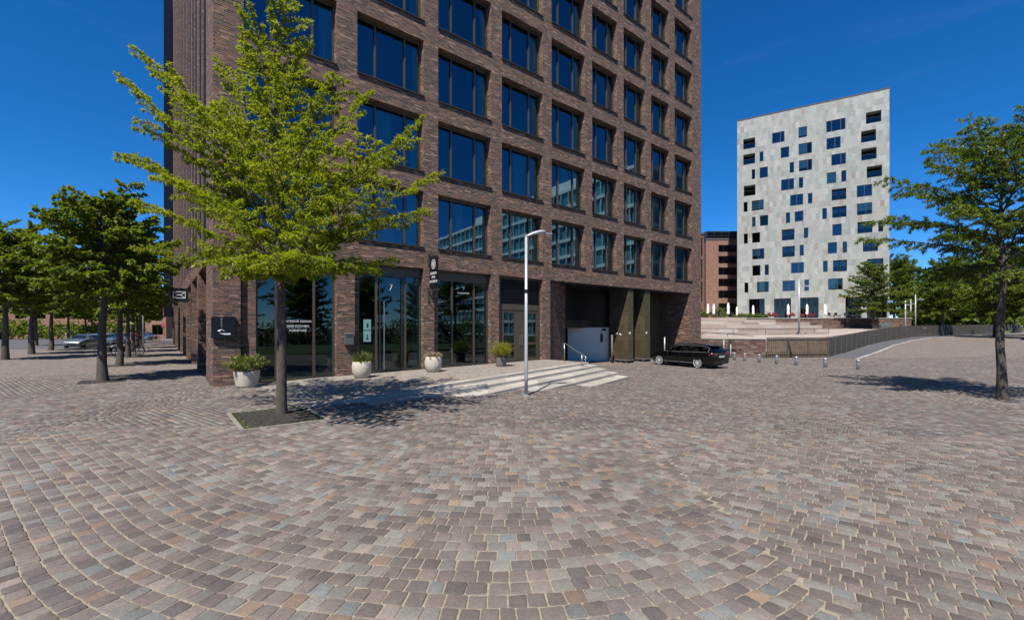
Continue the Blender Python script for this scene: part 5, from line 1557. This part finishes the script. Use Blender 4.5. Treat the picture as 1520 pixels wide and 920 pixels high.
# ------------------------------------------------------------------ cafe terrace
def build_cafe():
    base = CAMZ+1.5
    random.seed(8)
    first = None
    lst = [(1051, 71.5, 1, 'leftmost closed white parasol on the cafe terrace'), (1059.5, 71.5, 1, 'second closed white parasol from the left on the cafe terrace'), (1081, 70.8, 1.05, 'tallest closed white parasol in front of the dark shaded windows'), (1094, 73.5, .85, 'short closed white parasol at the left corner of the pale tower'), (1118, 71.5, .9, 'closed white parasol in front of the first dark shop window of the tower'), (1170, 71.5, .98, 'closed white parasol in front of the second dark shop window of the tower'), (1198, 71.5, .98, 'closed white parasol in front of the third dark shop window of the tower'), (1225, 71.5, .98, 'rightmost closed parasol, against the pale stone wall')]
    for px, D, s, lab in lst:
        if first is None:
            first = o = empty('parasol')
            b = MB(); b.lathe([(.25, 0), (.25, .06), (.04, .08), (.03, .1)], 12); b.tube([(0, 0, .05), (0, 0, 2.75)], .028, 6); b.build('pole', MAT['galv'], o)
            b = MB(); n = 16; prof = [(.10, .72), (.17, .85), (.20, 1.1), (.15, 1.32), (.17, 1.6), (.17, 2.1), (.13, 2.45), (.05, 2.68), (.02, 2.75)]
            rings = []
            for r, z in prof:
                k0 = len(b.v); rings.append(k0)
                for k in range(n):
                    a = 2*math.pi*k/n; q = r*(1+.16*(-1)**k); b.v.append((q*math.cos(a), q*math.sin(a), z))
            for a, c in zip(rings, rings[1:]):
                for k in range(n): b.f.append((a+k, a+(k+1) % n, c+(k+1) % n, c+k))
            b.build('canopy', MAT['canvas'], o)
        else: o = copy_tree(first)
        q = SP(px, 487, D); o.location = (q.x, q.y, base); o.scale = (s*.95, s*.95, s*.9)
        tag(o, lab, 'parasol', 'closed parasols on the cafe terrace')
    # chairs
    fc = None
    chairs = [(1144, 71.0, .4, 'redseat', 'red terrace chair farthest left, by the first parasol of the red group'), (1150, 71.4, 2.4, 'redseat', 'second red terrace chair from the left'), (1176, 71.0, -.3, 'redseat', 'red terrace chair right of the second tower window parasol'), (1191, 71.2, .8, 'redseat', 'red terrace chair just left of the third tower window parasol'), (1204, 71.0, 2.0, 'redseat', 'rightmost red terrace chair')]
    for px, D, a, m, lab in chairs:
        if fc is None:
            fc = o = empty('terrace_chair')
            b = MB(); b.box(-.3, .3, -.28, .28, .40, .50); b.build('seat', MAT[m], o, bevel=.03)
            b = MB(); b.box(-.3, .3, .22, .30, .50, 1.0); b.build('backrest', MAT[m], o, bevel=.03)
            b = MB(); b.box(-.36, -.30, -.25, .28, .45, .72); b.build('armrest', MAT[m], o); b = MB(); b.box(.30, .36, -.25, .28, .45, .72); b.build('armrest', MAT[m], o)
            for x in (-.25, .25):
                for y in (-.22, .24): b = MB(); b.tube([(x, y, 0), (x, y, .41)], .02, 5); b.build('leg', MAT['darkmetal'], o)
        else: o = copy_tree(fc)
        q = SP(px, 487, D); o.location = (q.x, q.y, base); o.rotation_euler = (0, 0, a); o.scale = (1.05, 1.05, 1.0)
        tag(o, lab, 'chair', 'red chairs on the cafe terrace')
    # tables and dark chairs in the shade
    ft = None
    for i, (px, D, lab) in enumerate(((1047, 70.6, 'dark round cafe table behind the wall at the far left'), (1069, 70.6, 'dark round cafe table between the white parasols'), (1088, 70.8, 'dark round cafe table at the corner of the pale tower'), (1160, 71.6, 'dark round cafe table among the red chairs'), (1238, 71.5, 'first dark cafe table in the shade right of the last parasol'), (1247, 72.5, 'second dark cafe table in the shade of the single tree'), (1262, 71.5, 'dark cafe table under the single tree'))):
        if ft is None:
            ft = o = empty('cafe_table')
            b = MB(); b.lathe([(.5, .72), (.5, .76), (.02, .76)], 18); b.build('table_top', MAT['darkmetal'], o)
            b = MB(); b.lathe([(.28, 0), (.28, .03), (.04, .05), (.035, .72)], 12); b.build('leg', MAT['darkmetal'], o)
        else: o = copy_tree(ft)
        q = SP(px, 487, D); o.location = (q.x, q.y, base); tag(o, lab, 'table', 'dark tables on the cafe terrace')
    fd = None
    for i, (px, D, a, lab) in enumerate(((1043.5, 70.4, .5, 'dark cafe chair at the far left of the terrace'), (1056, 70.3, 2.0, 'dark cafe chair under the two leftmost parasols'), (1064, 70.4, -.6, 'dark cafe chair right of the second parasol'), (1075, 70.3, 1.2, 'dark cafe chair left of the tallest parasol'), (1085, 70.3, -1.1, 'dark cafe chair right of the tallest parasol'), (1233, 71.2, .3, 'dark cafe chair beside the rightmost parasol'), (1243, 71.5, 1.5, 'dark cafe chair in the tree shade'), (1256, 71.2, -.6, 'dark cafe chair left of the single tree trunk'), (1268, 71.3, .9, 'dark cafe chair next to the table under the single tree'), (1275, 72.0, 2.2, 'dark cafe chair farthest right in the tree shade'))):
        if fd is None:
            fd = o = empty('cafe_chair')
            b = MB(); b.box(-.24, .24, -.24, .24, .42, .47); b.build('seat', MAT['trim'], o)
            b = MB(); b.box(-.24, .24, .2, .24, .52, .92); b.build('backrest', MAT['trim'], o)
            for x in (-.21, .21):
                for y in (-.2, .22): b = MB(); b.tube([(x, y, 0), (x, y, .42)], .018, 4); b.build('leg', MAT['darkmetal'], o)
        else: o = copy_tree(fd)
        q = SP(px, 487, D); o.location = (q.x, q.y, base); o.rotation_euler = (0, 0, a); o.scale = (1.2, 1.2, 1.1)
        tag(o, lab, 'chair', 'dark chairs on the cafe terrace')
    # planting along the terrace edge
    fs = None
    sh = [(1043, 70, 1.15, 'bright shrub at the left end of the terrace edge'), (1048.5, 69.9, .8, 'low shrub under the leftmost parasol'), (1061, 69.9, .7, 'low shrub right of the second parasol'), (1067, 75.5, 1.8, 'tall shrub in front of the shaded red building'), (1074, 69.9, .75, 'low shrub left of the tallest parasol'), (1090, 69.9, .6, 'low shrub right of the tallest parasol'), (1098, 69.8, .75, 'first tufty plant at the pale tower corner'), (1103, 69.8, .8, 'second tufty plant beside the pale tower corner'), (1109, 69.8, .7, 'tufty plant left of the first tower window'), (1114, 69.8, .8, 'tufty plant in front of the first tower window'), (1123, 69.8, .75, 'tufty plant right of the first tower window parasol'), (1128, 69.8, .65, 'pale tufty plant by the right frame of the first tower window'), (1137, 69.8, .7, 'yellowish plant between the first and second tower windows'), (1342, 72, 1.1, 'round shrub at the right end of the terrace'), (1350, 73, 1.2, 'yellow green shrub by the grey lamps')]
    for i, (px, D, s, lab) in enumerate(sh):
        if fs is None:
            fs = o = empty('terrace_shrub'); bush('foliage', 61, (0, 0, 0), .75, .6, 1.1, 16, .22, .10, MAT['leaf_box'], 30, o)
        else: o = copy_tree(fs)
        q = SP(px, 487, D); o.location = (q.x, q.y, base); o.rotation_euler = (0, 0, i*1.1); o.scale = (s, s, s)
        tag(o, lab, 'shrub', 'plants on the cafe terrace')
    # lamps on the square and by the path
    def lamp(px, D, z, py_top, label, arm=1.4, both=False):
        q = SP(px, 487, D); h = CAMZ+(487-py_top)/655*D-z
        S = empty('square_lamp', (q.x, q.y, z)); tag(S, label, 'street lamp')
        b = MB(); b.tube([(0, 0, -.2), (0, 0, h)], [.10, .07], 10); b.lathe([(.16, 0), (.16, .06), (.1, .1)], 10); b.build('pole', MAT['lampwhite'], S, True)
        b = MB(); zz = h*.88 if not both else h; b.box(0 if not both else -arm, arm, -.06, .06, zz-.05, zz+.03); b.box(arm-.75, arm+.05, -.16, .16, zz-.09, zz+.02); b.build('lamp_head', MAT['lampwhite'], S, bevel=.01)
    lamp(1186, 45.5, CAMZ-.66, 414, 'pale tall lamp with a side arm standing on the stone square')
    lamp(1344, 66, CAMZ-1.2, 446, 'grey lamp with a flat head behind the board fence', .8)
    lamp(1359, 72, CAMZ-1.2, 437, 'taller grey lamp farther right behind the board fence', 1.2)
    lamp(1352, 84, CAMZ-1.2, 444, 'thin distant lamp between the two grey lamps', .7)
    # a person sitting on the wall bench could not be told from the stone at this size; dark bags on the bench
    q = SP(1337, 487, 62); b = MB(); b.tube([(0, 0, -.6), (0, 0, 2.1)], .06, 8); b.tube([(0, 0, 1.2), (0, 0, 2.1)], .09, 8)
    o = b.build('dark_post', MAT['trim'], None, loc=(q.x, q.y, CAMZ-1.6)); tag(o, 'dark sign post behind the board fence left of the grey lamps', 'post')

# ------------------------------------------------------------------ left street
def bicycle(loc, rz, label, first=[None]):
    if first[0] is None:
        S = empty('bicycle'); first[0] = S
        for x in (-.52, .52):
            b = MB(); n = 20
            b.tube([(x+.33*math.cos(2*math.pi*i/n), 0, .35+.33*math.sin(2*math.pi*i/n)) for i in range(n+1)], .02, 5, False)
            wo = b.build('wheel', MAT['rubber'], S)
            b = MB()
            for i in range(8): a = math.pi*2*i/8; b.tube([(x, 0, .35), (x+.32*math.cos(a), 0, .35+.32*math.sin(a))], .004, 3)
            b.build('spokes', MAT['galv'], wo)
        b = MB()
        for p, q in (((-.52, 0, .35), (-.1, 0, .33)), ((-.1, 0, .33), (-.22, 0, .86)), ((-.22, 0, .78), (.36, 0, .80)), ((-.1, 0, .33), (.38, 0, .74)), ((-.52, 0, .35), (-.22, 0, .78)), ((.52, 0, .35), (.36, 0, 1.0))): b.tube([p, q], .018, 6)
        b.build('frame', MAT['black'], S)
        b = MB(); b.tube([(.30, -.28, 1.02), (.38, -.12, 1.03), (.38, .12, 1.03), (.30, .28, 1.02)], .014, 6); b.build('handlebar', MAT['black'], S)
        b = MB(); b.prism([(-.36, -.09), (-.1, -.02), (-.1, .02), (-.36, .09)], .87, .93); b.build('saddle', MAT['black'], S, bevel=.01)
        b = MB(); b.box(-.75, -.38, -.1, .1, .70, .73); b.box(-.72, -.42, -.26, -.1, .40, .70); b.build('pannier', MAT['trim'], S)
        o = S
    else: o = copy_tree(first[0])
    o.location = loc; o.rotation_euler = (0, 0, rz); tag(o, label, 'bicycle', 'bicycles parked along the street trees')

def build_left_street():
    z = CAMZ-2.10
    def at(px, D): q = SP(px, 487, D); return (q.x, q.y, z+.005)
    bicycle(at(161, 33.0), ANG+.5, 'black bicycle parked between the two nearest street trees')
    bicycle(at(168, 32.6), ANG+1.0, 'black bicycle parked close to the second street tree trunk')
    bicycle(at(193, 33.6), ANG+.2, 'first black bicycle of the bunch right of the second street tree')
    bicycle(at(197, 34.2), ANG+.55, 'middle black bicycle of the bunch right of the second street tree')
    bicycle(at(201, 35.0), ANG+.25, 'rear black bicycle of the bunch right of the second street tree')
    for i, (px, D) in enumerate(((219, 66), (224, 68), (229, 70), (234, 72))):
        bicycle(at(px, D), ANG+.3*i, ['first', 'second', 'third', 'last'][i]+' dark bicycle of the far group at the end of the pavement')
    # cycle stand hoops
    for i, (px, D) in enumerate(((187, 33.4), (165, 32.2))):
        b = MB(); b.tube([(0, 0, -.05), (0, 0, .75), (.08, 0, .83), (.52, 0, .83), (.6, 0, .75), (.6, 0, -.05)], .025, 8)
        o = b.build('cycle_stand', MAT['galv'], None, True, loc=at(px, D), rz=ANG+.4); tag(o, ('steel cycle stand hoop right of the second street tree', 'steel cycle stand hoop left of the second street tree')[i], 'cycle stand')
    # parked cars facing the square
    specs = [(151, 56, 'cargreen', 'dark teal car parked at the far left behind the nearest street tree'), (165, 58, 'cargrey', 'grey car parked left of the second street tree'), (176, 59.5, 'carwhite', 'silver blue car parked behind the second street tree trunk'), (190, 61, 'carred', 'red car parked right of the second street tree'), (131, 52, 'carwhite', 'silver car parked left of the nearest street tree'), (206, 75, 'cargrey', 'distant dark car parked in the street behind the lamp'), (113, 47, 'cargrey', 'grey car parked at the left picture edge')]
    for px, D, m, lab in specs:
        q = at(px, D); h = Vector((.35, -.94)).normalized()
        rz = math.atan2(h.y, h.x)
        build_car('parked_car', MAT[m], lab, (q[0]-h.x*2.9, q[1]-h.y*2.9, z-.01), rz, 'cars parked in the left street', False)
    # curved-top lamp and lantern
    q = at(212.5, 44.0); S = empty('pavement_lamp', q); tag(S, 'slender grey pavement lamp with a bent top beside the brick block', 'street lamp')
    b = MB(); b.tube([(0, 0, -.1), (0, 0, 3.2), (-.15, 0, 3.5), (-.75, -.1, 4.4)], [.075, .06, .055, .04], 8); b.build('pole', MAT['galv'], S, True)
    b = MB(); b.box(-1.25, -.65, -.2, .05, 4.3, 4.42); b.build('lamp_head', MAT['galv'], S, bevel=.02)
    q = at(192, 38); S = empty('lantern', q); tag(S, 'small post lantern with a white glass cup and green cap among the street trees', 'lantern')
    b = MB(); b.tube([(0, 0, -.1), (0, 0, 2.0)], .04, 8); b.build('pole', MAT['galv'], S)
    b = MB(); b.lathe([(.09, 2.0), (.17, 2.32), (.17, 2.36)], 12); b.build('glass_cup', MAT['canvas'], S, True)
    b = MB(); b.lathe([(.42, 2.38), (.40, 2.46), (.2, 2.6), (.03, 2.68)], 14); b.build('cap', MAT['leafcap'], S, True)
    # road sign near the far end
    q = at(243.5, 58); S = empty('road_sign', q); tag(S, 'red round road sign on a thin pole by the brick block corner', 'road sign')
    b = MB(); b.tube([(0, 0, -.1), (0, 0, 2.7)], .035, 6); b.build('pole', MAT['galv'], S)
    b = MB(); b.tube([(0, 0, 2.45), (0, -.03, 2.45)], .34, 20); b.build('sign_plate', MAT['carred'], S)

# ------------------------------------------------------------------ light, sky, camera
def build_world():
    w = bpy.data.worlds.new('World'); SC.world = w; w.use_nodes = True
    nt = w.node_tree; nt.nodes.clear()
    sky = nt.nodes.new('ShaderNodeTexSky'); sky.sky_type = 'NISHITA'; sky.sun_disc = False
    s = (-SUNDIR).normalized()
    el = math.asin(s.z); sky.sun_elevation = el; sky.sun_rotation = math.atan2(s.x, s.y)
    sky.altitude = SKY_ALT; sky.air_density = SKY_AIR; sky.dust_density = SKY_DUST; sky.ozone_density = SKY_OZ
    bg = nt.nodes.new('ShaderNodeBackground'); bg.inputs['Strength'].default_value = SKY_STR
    out = nt.nodes.new('ShaderNodeOutputWorld')
    hs = nt.nodes.new('ShaderNodeHueSaturation'); hs.inputs['Saturation'].default_value = 1.2
    nt.links.new(sky.outputs[0], hs.inputs['Color']); tc = nt.nodes.new('ShaderNodeTexCoord'); mp = nt.nodes.new('ShaderNodeMapping'); mp.inputs['Scale'].default_value = (1.2, 1.2, 9.0)
    nz = nt.nodes.new('ShaderNodeTexNoise'); nz.inputs['Scale'].default_value = 2.6; nz.inputs['Detail'].default_value = 7; nz.inputs['Roughness'].default_value = .6
    nt.links.new(tc.outputs['Generated'], mp.inputs[0]); nt.links.new(mp.outputs[0], nz.inputs['Vector'])
    cr = nt.nodes.new('ShaderNodeValToRGB'); cr.color_ramp.elements[0].position = .54; cr.color_ramp.elements[0].color = (0, 0, 0, 1); cr.color_ramp.elements[1].position = .78; cr.color_ramp.elements[1].color = (.018, .018, .018, 1)
    nt.links.new(nz.outputs[0], cr.inputs[0])
    mxs = nt.nodes.new('ShaderNodeMix'); mxs.data_type = 'RGBA'; mxs.inputs[7].default_value = (6.0, 6.6, 7.2, 1)
    nt.links.new(cr.outputs[0], mxs.inputs[0]); nt.links.new(hs.outputs[0], mxs.inputs[6]); nt.links.new(mxs.outputs[2], bg.inputs[0]); nt.links.new(bg.outputs[0], out.inputs[0])
    ld = bpy.data.lights.new('sun', 'SUN'); ld.energy = SUN_STR; ld.angle = R(.53); ld.color = (1.0, .945, .865)
    lo = bpy.data.objects.new('sun', ld); link(lo)
    lo.rotation_euler = SUNDIR.to_track_quat('-Z', 'Y').to_euler(); lo.location = (-10, -20, 40)

def build_camera():
    cd = bpy.data.cameras.new('camera'); cd.sensor_width = 36; cd.sensor_fit = 'HORIZONTAL'; cd.lens = F*36
    cd.shift_y = 27/1520; cd.clip_end = 3000; cd.clip_start = .05
    co = bpy.data.objects.new('camera', cd); link(co); co.location = (0, 0, CAMZ); co.rotation_euler = (R(90), 0, 0)
    SC.camera = co
    SC.view_settings.view_transform = 'Standard'; SC.view_settings.look = 'None'; SC.view_settings.exposure = EXPO; SC.view_settings.gamma = 1
    SC.view_settings.use_curve_mapping = False
    SC.cycles.max_bounces = 10; SC.cycles.transparent_max_bounces = 12; SC.cycles.glossy_bounces = 4; SC.cycles.transmission_bounces = 4; SC.cycles.diffuse_bounces = 3
    SC.cycles.use_denoising = True
    SC.cycles.sample_clamp_indirect = 6.0

SKY_ALT, SKY_AIR, SKY_DUST, SKY_OZ, SKY_STR = 3000.0, 1.0, 0.0, 10.0, .090
SUN_STR, EXPO = 4.3, 0.88

make_materials(); MATS_EXTRA()
MAT['leafcap'] = plain('green_lantern_cap', (.18,.20,.06), .5)
build_ground(); build_terrace(); build_brick_building(); build_front_things()
_q = Vector((11.45, 27.1)); _h = Vector((-.52, .854)).normalized(); _n = Vector((-_h.y, _h.x))
_c = _q - _n*.80
build_car('estate_car', MAT['carblack'], 'black estate car parked facing the garage portal', (_c.x, _c.y, G(_c.x, _c.y)+.022), math.atan2(_h.y, _h.x))
build_right(); build_tower(); build_far_buildings(); build_trees(); build_greens(); build_cafe(); build_left_street()
build_world(); build_camera()
